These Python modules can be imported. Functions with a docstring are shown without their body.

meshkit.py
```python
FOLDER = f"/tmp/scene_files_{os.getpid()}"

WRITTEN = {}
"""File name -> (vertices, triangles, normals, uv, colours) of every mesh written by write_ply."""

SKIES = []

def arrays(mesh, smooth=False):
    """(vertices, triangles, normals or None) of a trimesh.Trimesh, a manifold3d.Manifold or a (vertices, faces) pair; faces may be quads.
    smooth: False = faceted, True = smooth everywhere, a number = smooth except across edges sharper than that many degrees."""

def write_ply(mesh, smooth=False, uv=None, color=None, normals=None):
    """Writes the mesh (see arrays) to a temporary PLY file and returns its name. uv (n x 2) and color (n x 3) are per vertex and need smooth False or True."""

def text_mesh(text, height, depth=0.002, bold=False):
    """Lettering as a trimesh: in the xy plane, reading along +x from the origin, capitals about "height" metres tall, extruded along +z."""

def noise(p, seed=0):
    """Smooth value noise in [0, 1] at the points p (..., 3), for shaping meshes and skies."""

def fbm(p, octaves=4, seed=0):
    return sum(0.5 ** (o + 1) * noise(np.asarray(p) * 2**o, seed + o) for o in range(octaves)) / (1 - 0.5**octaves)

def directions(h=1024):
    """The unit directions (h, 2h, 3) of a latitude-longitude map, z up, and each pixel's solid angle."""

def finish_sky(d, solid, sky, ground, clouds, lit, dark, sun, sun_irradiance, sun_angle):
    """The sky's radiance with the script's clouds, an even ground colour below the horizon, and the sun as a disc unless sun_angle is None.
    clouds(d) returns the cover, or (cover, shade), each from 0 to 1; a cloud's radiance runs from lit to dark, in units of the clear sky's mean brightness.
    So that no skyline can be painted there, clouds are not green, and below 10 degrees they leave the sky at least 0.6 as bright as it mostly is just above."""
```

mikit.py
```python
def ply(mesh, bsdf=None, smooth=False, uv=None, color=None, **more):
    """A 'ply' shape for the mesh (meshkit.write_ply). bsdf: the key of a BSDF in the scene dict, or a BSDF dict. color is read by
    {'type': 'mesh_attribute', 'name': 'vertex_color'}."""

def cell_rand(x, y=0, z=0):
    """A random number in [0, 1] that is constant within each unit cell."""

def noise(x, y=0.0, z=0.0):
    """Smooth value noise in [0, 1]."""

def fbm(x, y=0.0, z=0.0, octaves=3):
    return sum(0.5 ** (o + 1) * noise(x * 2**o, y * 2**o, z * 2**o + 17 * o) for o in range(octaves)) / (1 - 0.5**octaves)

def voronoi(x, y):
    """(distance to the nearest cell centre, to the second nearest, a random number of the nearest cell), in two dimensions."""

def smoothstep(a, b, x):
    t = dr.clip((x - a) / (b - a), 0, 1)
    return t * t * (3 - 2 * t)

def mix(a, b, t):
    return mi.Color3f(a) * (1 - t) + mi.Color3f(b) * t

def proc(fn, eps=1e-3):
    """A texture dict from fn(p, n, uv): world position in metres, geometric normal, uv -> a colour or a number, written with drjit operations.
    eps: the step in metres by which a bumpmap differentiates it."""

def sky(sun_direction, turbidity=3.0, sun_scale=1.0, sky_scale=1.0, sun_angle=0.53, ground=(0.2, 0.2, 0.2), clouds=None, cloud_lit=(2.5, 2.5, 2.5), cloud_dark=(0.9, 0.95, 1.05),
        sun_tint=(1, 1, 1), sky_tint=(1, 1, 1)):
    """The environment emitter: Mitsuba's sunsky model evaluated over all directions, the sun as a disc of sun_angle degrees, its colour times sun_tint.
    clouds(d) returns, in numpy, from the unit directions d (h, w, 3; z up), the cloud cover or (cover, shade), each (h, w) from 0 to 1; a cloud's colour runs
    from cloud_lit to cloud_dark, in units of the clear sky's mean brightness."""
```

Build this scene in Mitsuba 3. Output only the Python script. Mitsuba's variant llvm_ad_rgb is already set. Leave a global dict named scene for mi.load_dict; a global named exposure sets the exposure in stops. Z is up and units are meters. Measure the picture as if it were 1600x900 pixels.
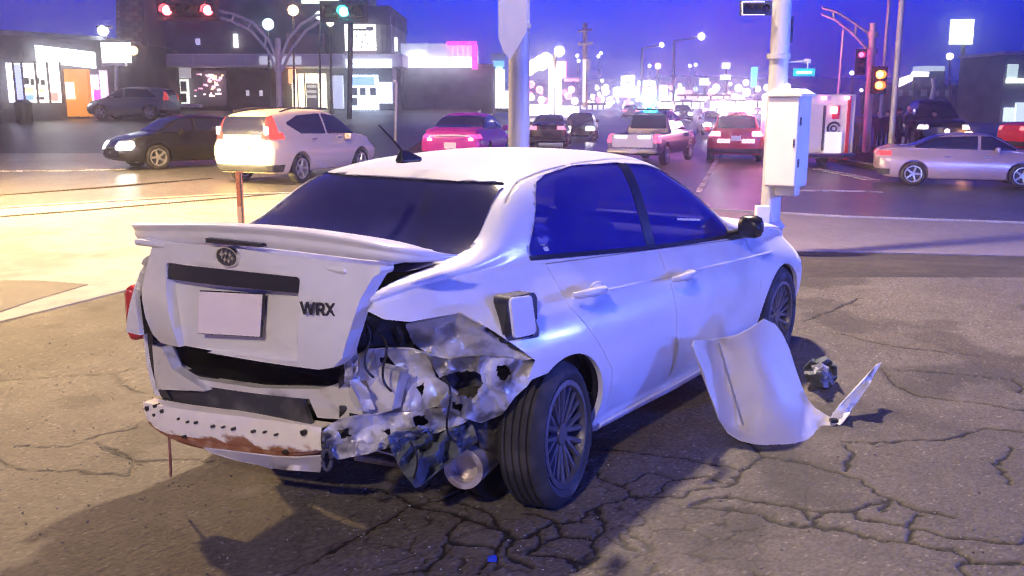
import math, random
import numpy as np, trimesh, mitsuba as mi, drjit as dr
import manifold3d as m3
from scipy.interpolate import PchipInterpolator, BSpline, LinearNDInterpolator, NearestNDInterpolator
from shapely.geometry import Polygon
import mikit, meshkit
from mikit import ply, proc, noise, fbm, voronoi, cell_rand, smoothstep, mix

T = mi.ScalarTransform4f
random.seed(7); RNG = np.random.default_rng(7)
scene, labels = {}, {}

# ------------------------------------------------------------ camera, sky, light levels
CAM_H, PITCH, FOC = 1.673, 0.1972, 1464.0
CP, SP = math.cos(PITCH), math.sin(PITCH)
scene['camera'] = {'type': 'perspective', 'fov': 2*math.degrees(math.atan(800/FOC)), 'fov_axis': 'x', 'near_clip': 0.05, 'far_clip': 3000.0,
                   'to_world': T().look_at(origin=[0, 0, CAM_H], target=[0, CP, CAM_H-SP], up=[0, 0, 1])}
exposure = 0.15

def city_cloud(d):
    n = meshkit.fbm(d*[3.0, 3.0, 7.0]+[3, 1, 2], 4)
    return np.clip((n-0.42)*1.6, 0, 0.55)
scene['sky'] = {**mikit.sky([0.08, 0.97, 0.20], turbidity=3.0, sun_scale=0.0, sky_scale=1.0, clouds=city_cloud, cloud_lit=(.25, 0.36, 2.6), cloud_dark=(0.15, 0.22, 1.4),
                            sky_tint=(0.03, 0.14, 5.0), ground=(0.05, 0.05, 0.06)), 'sampling_weight': 25.0}

# ------------------------------------------------------------ helpers
def mat_world(loc=(0, 0, 0), yaw=0.0, scale=1.0, extra=None):
    c, s = math.cos(yaw), math.sin(yaw)
    M = np.array([[c, -s, 0, loc[0]], [s, c, 0, loc[1]], [0, 0, 1, loc[2]], [0, 0, 0, 1.0]])
    M[:3, :3] *= scale
    return M if extra is None else M @ extra
place = {}
def numbered(k):
    if k not in scene and k not in labels and k not in place: return k
    i = 1
    while f'{k}_{i:03d}' in scene or f'{k}_{i:03d}' in labels or f'{k}_{i:03d}' in place: i += 1
    return f'{k}_{i:03d}'
def thing(name, label=None, cat=None, group=None, M=None, kind=None):
    k = numbered(name); place[k] = np.eye(4) if M is None else M
    d = {}
    if label: d['label'] = label
    if cat: d['category'] = cat
    if group: d['group'] = group
    if kind: d['kind'] = kind
    labels[k] = d
    return k
def xform(mesh, M):
    if hasattr(mesh, 'to_mesh'):
        m = mesh.to_mesh(); v, f = np.array(m.vert_properties[:, :3], float), np.array(m.tri_verts)
    elif isinstance(mesh, tuple): v, f = np.asarray(mesh[0], float), np.asarray(mesh[1], int)
    else: v, f = np.array(mesh.vertices), np.array(mesh.faces)
    if f.shape[1] == 4: f = np.vstack([f[:, [0, 1, 2]], f[:, [0, 2, 3]]])
    v = v @ M[:3, :3].T + M[:3, 3]
    if np.linalg.det(M[:3, :3]) < 0: f = f[:, ::-1]
    return v, f
def part(parent, name, mesh, bsdf, smooth=32, emit=None, weight=0.05, label=None, kind=None):
    if hasattr(mesh, 'is_empty') and mesh.is_empty(): print('EMPTY', parent, name); return None
    if name is None: k, M = parent, place[parent]
    else:
        root = parent.split('__')[0]; k = numbered(parent+'__'+name); M = place[root]
    d = ply(xform(mesh, M), bsdf, smooth)
    if emit is not None:
        d['emitter'] = {'type': 'area', 'radiance': {'type': 'rgb', 'value': [float(x) for x in emit]}, 'sampling_weight': float(weight)}
    scene[k] = d
    if label or kind:
        labels.setdefault(k, {})
        if label: labels[k]['label'] = label
        if kind: labels[k]['kind'] = kind
    return k
def ray(u, v):
    X, Y = (u-800)/FOC, (v-450)/FOC
    return np.array([X, CP-Y*SP, -SP-Y*CP])
def at(u, v, Y):
    """the point of the place that is Y metres ahead and that the photograph shows at (u, v)"""
    d = ray(u, v); return np.array([0, 0, CAM_H])+d*Y/d[1]
def man(v, f):
    m = m3.Manifold(m3.Mesh(np.asarray(v, np.float32), np.asarray(f, np.uint32)))
    return m
def box(lo, hi):
    lo, hi = np.minimum(lo, hi), np.maximum(lo, hi)
    return m3.Manifold.cube([float(x) for x in (hi-lo)]).translate([float(x) for x in lo])
def rbox(lo, hi, r=.02, seg=8):
    lo, hi = np.minimum(lo, hi).astype(float), np.maximum(lo, hi).astype(float); r = min(r, *( (hi-lo)*.49))
    s = m3.Manifold.sphere(r, seg)
    return m3.Manifold.batch_hull([s.translate([float(t) for t in (x, y, z)]) for x in (lo[0]+r, hi[0]-r) for y in (lo[1]+r, hi[1]-r) for z in (lo[2]+r, hi[2]-r)])
def cbox(c, size, r=None):
    c, s = np.array(c, float), np.array(size, float)/2
    return box(c-s, c+s) if not r else rbox(c-s, c+s, r)
def cyl(p0, p1, r0, r1=None, seg=20):
    p0, p1 = np.array(p0, float), np.array(p1, float); r1 = r0 if r1 is None else r1
    a = p1-p0; L = np.linalg.norm(a); z = a/L
    x = np.cross(z, [0, 0, 1] if abs(z[2]) < .9 else [1, 0, 0]); x /= np.linalg.norm(x); y = np.cross(z, x)
    return m3.Manifold.cylinder(L, r0, r1, seg).transform(np.column_stack([x, y, z, p0]).astype(np.float64))
def tube(pts, r, sides=10):
    pts = np.asarray(pts, float); r = np.broadcast_to(np.asarray(r, float), (len(pts),))
    t = np.gradient(pts, axis=0); t /= np.linalg.norm(t, axis=1, keepdims=True)
    ref = np.array([0, 0, 1.0]) if abs(t[:, 2]).mean() < .8 else np.array([1.0, 0, 0])
    a = np.cross(t, ref); a /= np.linalg.norm(a, axis=1, keepdims=True); b = np.cross(t, a)
    ang = np.arange(sides)*2*math.pi/sides
    v = pts[:, None]+r[:, None, None]*(np.cos(ang)[None, :, None]*a[:, None]+np.sin(ang)[None, :, None]*b[:, None])
    n = len(pts); v = np.vstack([v.reshape(-1, 3), pts[0], pts[-1]])
    f = []
    for i in range(n-1):
        for j in range(sides):
            k = (j+1) % sides
            f += [[i*sides+j, (i+1)*sides+j, (i+1)*sides+k], [i*sides+j, (i+1)*sides+k, i*sides+k]]
    for j in range(sides):
        k = (j+1) % sides
        f += [[n*sides, j, k], [n*sides+1, (n-1)*sides+k, (n-1)*sides+j]]
    return v, np.array(f)
def cat(*ms):
    vs, fs, o = [], [], 0
    for m in ms:
        v, f = xform(m, np.eye(4)); vs.append(v); fs.append(f+o); o += len(v)
    return np.vstack(vs), np.vstack(fs)
def ccw(p):
    p = [(float(a), float(b)) for a, b in p]
    A = sum(p[i][0]*p[(i+1) % len(p)][1]-p[(i+1) % len(p)][0]*p[i][1] for i in range(len(p)))
    return p if A > 0 else p[::-1]
def rpoly(p, r=0.0, q=12):
    """a polygon with its corners rounded"""
    if not r: return ccw(p)
    s = Polygon(p).buffer(-r).buffer(2*r).buffer(-r) if False else Polygon(p).buffer(-r, quad_segs=q).buffer(r, quad_segs=q)
    if s.geom_type != 'Polygon': s = max(s.geoms, key=lambda g: g.area)
    return ccw(list(s.exterior.coords)[:-1])
def grow(p, d):
    s = Polygon(p).buffer(d, join_style=2)
    if s.geom_type != 'Polygon': s = max(s.geoms, key=lambda g: g.area)
    return ccw(list(s.exterior.coords)[:-1])
def prism_z(p, z0, z1): return m3.CrossSection([ccw(p)]).extrude(z1-z0).translate([0, 0, z0])
def prism_y(p, y0, y1):   # polygon in (x, z)
    return m3.CrossSection([ccw(p)]).extrude(abs(y1-y0)).transform(np.array([[1, 0, 0, 0], [0, 0, -1, max(y0, y1)], [0, 1, 0, 0]], float))
def prism_x(p, x0, x1):   # polygon in (y, z)
    return m3.CrossSection([ccw(p)]).extrude(abs(x1-x0)).transform(np.array([[0, 0, 1, min(x0, x1)], [1, 0, 0, 0], [0, 1, 0, 0]], float))
def lathe(prof, n=48):
    """prof: (r, a) along the axis z"""
    return m3.CrossSection([ccw(prof)]).revolve(n)
AXIS_Y = np.array([[1, 0, 0, 0], [0, 0, -1, 0], [0, 1, 0, 0]], float)   # turns z into -y

# ------------------------------------------------------------ materials
def P(name, color, rough=.5, metal=0.0, bump=None, bscale=.01, **kw):
    c = color if isinstance(color, dict) else {'type': 'rgb', 'value': list(color)}
    b = {'type': 'principled', 'base_color': c, 'roughness': rough, 'metallic': metal, **kw}
    if bump is not None: b = {'type': 'bumpmap', 'bsdf': b, 'texture': bump, 'scale': bscale}
    scene[name] = {'type': 'twosided', 'bsdf': b}
    return name
def dirty(base, dirt, scale=6.0, lo=.5, hi=.8, amount=.6):
    def fn(p, n, uv):
        return mix(base, dirt, smoothstep(lo, hi, fbm(p.x*scale, p.y*scale, p.z*scale, 4))*amount)
    return proc(fn)
P('car_white', dirty((.68, .68, .68), (.46, .44, .41), 3, .46, .9, .5), .24, specular=.55, clearcoat=1.0, clearcoat_gloss=.97)
P('scraped_white', dirty((.66, .65, .62), (.20, .19, .18), 8, .46, .70, .8), .28, .2, specular=.6)
P('bare_metal', dirty((.60, .60, .60), (.10, .095, .09), 11, .43, .66, .9), .40, .3)
P('cloudy_cover', dirty((.60, .565, .50), (.46, .43, .39), 4, .4, .85, .7), .5)
P('tinted_glass', (.012, .014, .045), .06, specular=.6, clearcoat=.7, clearcoat_gloss=.97)
P('rear_glass', dirty((.016, .016, .06), (.03, .03, .11), 4, .4, .8, .9), .10, specular=.6, clearcoat=.8, clearcoat_gloss=.97)
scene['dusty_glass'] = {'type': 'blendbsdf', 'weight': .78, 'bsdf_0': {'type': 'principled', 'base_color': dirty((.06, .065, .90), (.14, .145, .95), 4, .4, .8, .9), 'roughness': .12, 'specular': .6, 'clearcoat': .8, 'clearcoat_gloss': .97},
                        'bsdf_1': {'type': 'thindielectric', 'int_ior': 1.5, 'specular_transmittance': {'type': 'rgb', 'value': [.75, .75, .9]}}}  # dusty film; the blue cast of light is put into its colour
P('car_black', (.012, .012, .014), .45)
P('satin_black', (.02, .02, .024), .35)
P('grime_black', dirty((.03, .03, .035), (.09, .085, .08), 9, .45, .7, .9), .8)  # grimy plastic, and shade painted into the recess and lamp bay
P('rubber', dirty((.02, .02, .022), (.055, .052, .05), 7, .42, .75, .9), .75)
P('rim_grey', (.11, .11, .125), .38, .55)
P('rim_silver', (.55, .55, .56), .3, .7)
P('chrome', (.75, .75, .77), .15, 1.0)
P('emblem_grey', (.30, .31, .33), .3, .6)
P('plate_pale', (.80, .72, .72), .55)
P('red_lens', (.45, .02, .025), .15, clearcoat=.8)
P('muffler_steel', dirty((.60, .55, .52), (.25, .2, .18), 12, .45, .75, .8), .35, .55)
P('liner_plastic', dirty((.10, .12, .14), (.2, .21, .22), 8, .4, .75, .8), .65)
P('rust', dirty((.24, .085, .04), (.42, .25, .17), 16, .4, .7, .8), .8)
P('dark_grey', (.05, .05, .055), .5)
P('mid_grey', (.25, .25, .27), .5)
P('pale_grey', (.5, .5, .52), .5)
P('white_paint', (.78, .78, .76), .4)
P('seat_cloth', (.22, .22, .26), .9)
P('lamp_white', (.9, .9, .9), .4)
P('galvanised', dirty((.44, .45, .48), (.36, .37, .40), 2.5, .4, .7, .7), .5, .2)
P('rusty_red', dirty((.42, .12, .06), (.22, .09, .05), 20, .4, .7, .8), .7)
P('post_tan', (.45, .30, .2), .7)

def LE(x, r, g, b): return (x*r, x*g, x*b)
WARM = (1.0, .74, .42); SODIUM = (1.0, .62, .26); COOL = (.82, .9, 1.0); BLUE = (.07, .12, 1.0); RED = (1.0, .03, .08)

# ------------------------------------------------------------ ground
def road_z(x, y):
    x, y = np.asarray(x, float), np.asarray(y, float)
    return -0.35-.025*np.clip(x, -8, 16)+.013*np.clip(y-45, 0, 400)
def edge_s(x, y):     # metres beyond the edge of the parking lot
    sr = y-8.9; sl = -.93*(x+3.9)+.36*(y-7.1)
    return np.maximum(sr, sl)
def ss(a, b, x):
    t = np.clip((x-a)/(b-a), 0, 1); return t*t*(3-2*t)
def lot_z(x, y):
    w = ss(0, 4.0, edge_s(x, y)); return w*(road_z(x, y)+.12)
def road_at(u, v, it=8):
    """where the sight line through (u, v) meets the road"""
    d = ray(u, v); t = 20.0
    for _ in range(40):
        p = np.array([0, 0, CAM_H])+d*t
        t += (p[2]-float(road_z(p[0], p[1])))/max(-d[2], .004)*.6
    return np.array([0, 0, CAM_H])+d*t
def lot_at(u, v):
    d = ray(u, v); t = 8.0
    for _ in range(60):
        p = np.array([0, 0, CAM_H])+d*t
        t += (p[2]-float(lot_z(p[0], p[1])))/max(-d[2], .004)*.5
    return np.array([0, 0, CAM_H])+d*t
def slab(poly, zf, lift, thick=.06, step=.6):
    ms = []
    for g in getattr(poly, 'geoms', [poly]):
        if g.area < .01: continue
        rings = [list(g.exterior.coords)[:-1]]+[list(r.coords)[:-1] for r in g.interiors]
        ms.append(m3.CrossSection([[(float(a), float(b)) for a, b in r] for r in rings], m3.FillRule.EvenOdd).extrude(thick).translate([0, 0, -thick]))
    m = ms[0]
    for q in ms[1:]: m = m+q
    m = m.refine_to_length(step)
    v, f = xform(m, np.eye(4)); v[:, 2] += zf(v[:, 0], v[:, 1])+lift
    return v, f

def asphalt_fn(dark, light, sc):
    def fn(p, n, uv):
        a = fbm(p.x*.35, p.y*.35, 0, 4); b = fbm(p.x*9, p.y*9, 3, 3); c = noise(p.x*90, p.y*90, 1)
        return mix(dark, light, dr.clip(.15+.7*a+.35*(b-.5)+.3*(c-.5), 0, 1))
    return proc(fn)
def concrete_fn(p, n, uv):
    a = fbm(p.x*.6, p.y*.6, 0, 4); b = fbm(p.x*6, p.y*6, 5, 3)
    c = smoothstep(.45, .62, fbm(p.x*.28+4, p.y*.5, 9, 4))
    return mix((.20, .185, .16), (.42, .39, .34), dr.clip(.05+.65*a+.6*(b-.25)-.35*c, 0, 1))
def verge_fn(p, n, uv):
    a = fbm(p.x*2.0, p.y*3.0, 0, 4); b = fbm(p.x*20, p.y*20, 5, 3)
    return mix((.018, .016, .013), (.06, .05, .04), dr.clip(.1+.6*a+.5*(b-.3), 0, 1))
P('road_asphalt', asphalt_fn((.075, .072, .068), (.14, .135, .125), 1), .36, specular=.6)
P('plaza_asphalt', asphalt_fn((.04, .04, .04), (.075, .073, .07), 1), .4)
P('worn_concrete', asphalt_fn((.14, .12, .11), (.26, .23, .21), 1), .6)  # same sidewalk concrete, the dimmer light there put into its tone
P('concrete', proc(concrete_fn), .75)
P('verge_earth', proc(verge_fn), .95)
P('road_paint', dirty((.62, .60, .55), (.16, .15, .14), 7, .45, .62, .9), .6)
grain = proc(lambda p, n, uv: noise(p.x*140, p.y*140, 0)+.6*noise(p.x*310, p.y*310, 2), 2e-3)
P('lot_asphalt', {'type': 'mesh_attribute', 'name': 'vertex_color'}, .72, bump=grain, bscale=.0022)
P('lot_far', asphalt_fn((.066, .060, .052), (.125, .114, .10), 1), .72)

# the road, as one sheet to the horizon
xs = np.concatenate([np.linspace(-400, -70, 12), np.linspace(-60, 60, 49), np.linspace(70, 400, 12)])
ys = np.concatenate([np.linspace(-60, -20, 4), np.linspace(-12, 90, 52), np.linspace(100, 690, 20)])
X, Y = np.meshgrid(xs, ys); nx, ny = len(xs), len(ys)
i, j = np.meshgrid(np.arange(ny-1), np.arange(nx-1), indexing='ij'); q = (i*nx+j).ravel()
k = thing('road', kind='structure')
part(k, None, (np.stack([X.ravel(), Y.ravel(), road_z(X, Y).ravel()], 1), np.stack([q, q+1, q+nx+1, q+nx], 1)), 'road_asphalt', True)

plateau = Polygon([(-40, -18), (-20, 3), (-8.2, 15.0), (-5.6, 17.7), (-3.5, 18.9), (0, 18.8), (3, 17.6), (6, 16.7), (12, 16.2), (40, 15.4), (40, -25), (-40, -25)])
hx = np.linspace(-4.6, 26, 60)
lotp = plateau.intersection(Polygon([(-30, -25), (-14.3, -19.8), (-3.9, 7.1), (-3.2, 8.9), (40, 8.9), (40, -25)]))
near = Polygon([(-4.6, 2.2), (6.6, 2.2), (6.6, 8.9), (-4.6, 8.9)])
k = thing('parking_lot', kind='structure')
gx, gy = np.arange(-4.6, 6.6001, .0108), np.concatenate([np.arange(2.2, 5.4, .0098), np.arange(5.4, 8.9001, .022)])
gy[-1] = 8.9
CRACKS = [[(0,715),(40,735),(110,735),(190,745),(205,725),(265,722),(330,720)],[(160,690),(200,715),(215,730)],[(450,900),(480,880),(555,840),(600,815),(645,795),(700,775),(760,742)],
 [(500,745),(550,760),(600,770),(645,790),(660,795)],[(645,795),(680,800),(715,815),(700,845),(685,870),(660,885),(600,898)],[(710,785),(760,800),(790,830),(780,860),(750,900)],
 [(715,815),(755,818),(790,830)],[(700,845),(740,850),(780,860)],[(800,845),(835,832),(870,817),(910,817),(935,792),(990,777),(1035,775),(1075,780),(1085,770),(1150,755),(1157,735),(1195,712)],
 [(790,830),(800,845),(798,870),(835,895)],[(835,832),(842,850),(830,870),(885,875),(905,895)],[(985,705),(1080,720),(1145,727),(1157,735)],[(870,817),(880,840),(930,850),(955,835),(935,792)],
 [(930,850),(940,870),(910,880),(885,875)],[(990,777),(975,760),(945,755),(930,740)],[(1035,775),(1050,750),(1010,738),(975,760)],[(1050,750),(1095,745),(1150,755)],
 [(1170,690),(1195,710),(1240,722),(1305,736),(1350,750),(1400,777),(1430,795),(1480,805)],[(1325,735),(1335,710),(1330,695)],[(1400,777),(1340,800),(1295,805),(1225,790),(1170,780),(1140,775),(1080,790)],
 [(1080,790),(1180,802),(1230,820),(1280,825),(1330,832),(1380,845),(1430,850),(1490,860),(1515,875),(1600,880)],[(1340,800),(1350,815),(1430,825),(1495,837),(1585,845),(1600,820)],
 [(1295,805),(1275,825)],[(1225,790),(1265,800),(1280,825)],[(1430,800),(1435,830),(1430,850)],[(1515,875),(1505,888),(1520,900)],[(1325,690),(1390,692),(1490,685),(1540,672),(1600,675)],
 [(1375,572),(1395,600),(1435,620),(1600,640)],[(1405,577),(1500,585),(1580,592),(1600,615)],[(1255,502),(1345,465)],[(175,585),(190,605),(220,615)],[(0,595),(100,588),(175,585),(210,575)],
 [(35,695),(100,695),(165,680),(215,670)],[(165,700),(210,725)],[(1300,520),(1420,545),(1530,555)],[(1380,800),(1400,777)],[(1130,560),(1260,560)],[(900,700),(985,705)],
 [(820,800),(870,817)],[(880,840),(842,850)],[(1590,700),(1560,720),(1585,760)]]
GX, GY = np.meshgrid(gx, gy); pts = np.stack([GX.ravel(), GY.ravel()], 1)
wob = np.stack([meshkit.fbm(np.c_[pts*5, pts[:, :1]*0], 4, 1)-.5, meshkit.fbm(np.c_[pts*5, pts[:, :1]*0], 4, 9)-.5], 1)*.10
wob += np.stack([meshkit.noise(np.c_[pts*30, pts[:, :1]*0], 3)-.5, meshkit.noise(np.c_[pts*30, pts[:, :1]*0], 4)-.5], 1)*.022
pw = pts+wob; dist = np.full(len(pts), 9.0); near_d = np.full(len(pts), 9.0)
for li in CRACKS:
    g = [(np.array([0, 0, CAM_H])+ray(u, v)*(-CAM_H/ray(u, v)[2]))[:2] for u, v in li]
    for a, b in zip(g[:-1], g[1:]):
        t = np.clip(((pw-a)@(b-a))/max((b-a)@(b-a), 1e-9), 0, 1)
        dist = np.minimum(dist, np.linalg.norm(pw-a-t[:, None]*(b-a), axis=1))
cw = (.0055+.0075*meshkit.noise(np.c_[pts*1.7, pts[:, :1]*0], 12))*np.where(pts[:, 0] < -.75, .72, 1)
crack = (1-ss(.55, 1.2, dist/cw))*np.where(pts[:, 0] < -.75, .75, 1)
halo = 1-ss(0, .05, dist)
from scipy.spatial import cKDTree
rw = np.random.default_rng(17); cc = np.c_[rw.uniform(-1.6, 3.4, 520), rw.uniform(2.1, 5.0, 520)]
dk, _ = cKDTree(cc).query(pts+wob*1.3, k=2); webm = ss(-1.2, -.2, pts[:, 0])*(1-ss(1.3, 2.6, pts[:, 0]+(pts[:, 1]-3.4)*.2))*(1-ss(3.7, 4.6, pts[:, 1]))*ss(.40, .62, meshkit.fbm(np.c_[pts*1.1, pts[:, :1]*0], 3, 77))
web = (1-ss(.002, .010, dk[:, 1]-dk[:, 0]))*webm; crack = np.maximum(crack, .8*web)
big = meshkit.fbm(np.c_[pts*.9, pts[:, :1]*0], 4, 21); mid = meshkit.fbm(np.c_[pts*7, pts[:, :1]*0], 4, 22); fine = RNG.random(len(pts))
tone = .090*(.72+.56*big)*(.84+.32*mid)*(.70+.60*fine)
stain = ss(.56, .72, meshkit.fbm(np.c_[pts*1.6+7, pts[:, :1]*0], 4, 33)); tone *= 1-.42*stain
stone = RNG.random(len(pts)) > .985; tone = np.where(stone, tone*1.9+.02, tone)
patch = ss(.50, .54, meshkit.fbm(np.c_[pts*.55+3, pts[:, :1]*0], 3, 41)); tone *= 1-.16*patch
tone *= (1-.18*halo)*(1-.86*crack)
col = np.clip(tone[:, None]*np.array([1.13, .98, .80]), .008, .4)
z = .004*(mid-.5)+.012*(big-.5)*0-.0075*crack+.0034*(fine-.5)
s_ = edge_s(pts[:, 0], pts[:, 1]); z = np.where(s_ > .03, -.06, z)
nx, ny = len(gx), len(gy); i, j = np.meshgrid(np.arange(ny-1), np.arange(nx-1), indexing='ij'); q = (i*nx+j).ravel()
F = np.stack([q, q+1, q+nx+1, q+nx], 1); F = np.vstack([F[:, [0, 1, 2]], F[:, [0, 2, 3]]])
scene[k] = ply(trimesh.Trimesh(np.c_[pts, z], F, process=False), 'lot_asphalt', True, color=col)
k = thing('parking_lot_rest', kind='structure')
part(k, None, slab(lotp.difference(near), lot_z, 0, .05, 2.0), 'lot_far', False)
beyond = plateau.difference(lotp)
verge_p = beyond.intersection(Polygon([(2.2, 8.9), (40, 8.9), (40, 12.3), (3.4, 12.5)]))
k = thing('verge', kind='structure'); part(k, None, slab(verge_p, lot_z, .0, .08), 'verge_earth', 30)
k = thing('sidewalk', kind='structure')
sw = beyond.difference(verge_p)
swr = Polygon([(1.2, 8.0), (60, 8.0), (60, 30), (1.2, 30)])
part(k, None, slab(sw.difference(swr), lot_z, .012, .45), 'concrete', 30)
k = thing('sidewalk_right', kind='structure'); part(k, None, slab(sw.intersection(swr), lot_z, .012, .45), 'worn_concrete', 30)
# dark asphalt wedge patched into the pale apron on the left, and the seams of the concrete
wedge = Polygon([tuple(lot_at(u, v)[:2]) for u, v in [(-160, 438), (60, 441), (138, 447), (60, 470), (0, 490), (-160, 520)]])
k = thing('asphalt_patch', kind='structure'); part(k, None, slab(wedge, lot_z, .018, .02, .4), 'lot_far', 30)
def strip_line(pts2, w, zf, lift, name, mat, step=.5):
    from shapely.geometry import LineString
    k = thing(name, kind='structure')
    part(k, None, slab(LineString(pts2).buffer(w/2, cap_style=2), zf, lift, .02, step), mat, 30)
kerb_line = [tuple(p) for p in [(-20, 3), (-8.2, 15.0), (-5.6, 17.7), (-3.5, 18.9), (0, 18.8), (3, 17.6), (6, 16.7), (12, 16.2), (40, 15.4)]]
strip_line(kerb_line, .18, lot_z, .03, 'kerb', 'concrete')
strip_line([tuple(road_at(u, v)[:2]) for u, v in [(-200, 320), (0, 305), (160, 293), (330, 279)]], .16, road_z, .012, 'gutter_line', 'verge_earth')
strip_line([tuple(road_at(u, v)[:2]) for u, v in [(1232, 298), (1300, 298), (1378, 300)]], .28, road_z, .012, 'stop_line', 'road_paint')
strip_line([tuple(road_at(u, v)[:2]) for u, v in [(1275, 264), (1320, 272), (1362, 281)]], .5, road_z, .012, 'lane_marking', 'road_paint')
strip_line([tuple(road_at(u, v)[:2]) for u, v in [(1092, 300), (1120, 250), (1125, 215)]], .14, road_z, .012, 'lane_marking', 'road_paint')
strip_line([tuple(road_at(u, v)[:2]) for u, v in [(-60, 268), (110, 267), (215, 264)]], .14, road_z, .012, 'lane_marking', 'road_paint')  # pale strip painted for the headlight beam on the road
# corner island on the right with a kerb
strip_line([tuple(lot_at(u, v)[:2]) for u, v in [(-160, 351), (0, 340), (120, 331), (260, 319), (400, 307), (470, 300)]], .15, lot_z, .018, 'pavement_joint', 'verge_earth')
isl = [tuple(road_at(u, v)[:2]) for u, v in [(1283, 243), (1300, 252), (1350, 262), (1430, 274), (1650, 285), (1700, 238), (1450, 232), (1310, 234)]]
k = thing('corner_island', kind='structure'); part(k, None, slab(Polygon(isl), road_z, .14, .25, .8), 'verge_earth', 30)
strip_line(isl[:5], .3, road_z, .18, 'island_kerb', 'concrete')
# plaza forecourt on the left, raised above the road
def plaza_z(x, y): return .02+(.62+.022*(np.asarray(y)-38))*ss(31, 40, np.asarray(y, float))-.35*(1-ss(31, 40, np.asarray(y, float)))
k = thing('plaza_lot', kind='structure')
part(k, None, slab(Polygon([(-120, 31), (-4.5, 31), (-2.5, 40), (-1, 95), (-120, 95)]), plaza_z, .0, .9, 3.0), 'plaza_asphalt', 30)

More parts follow.
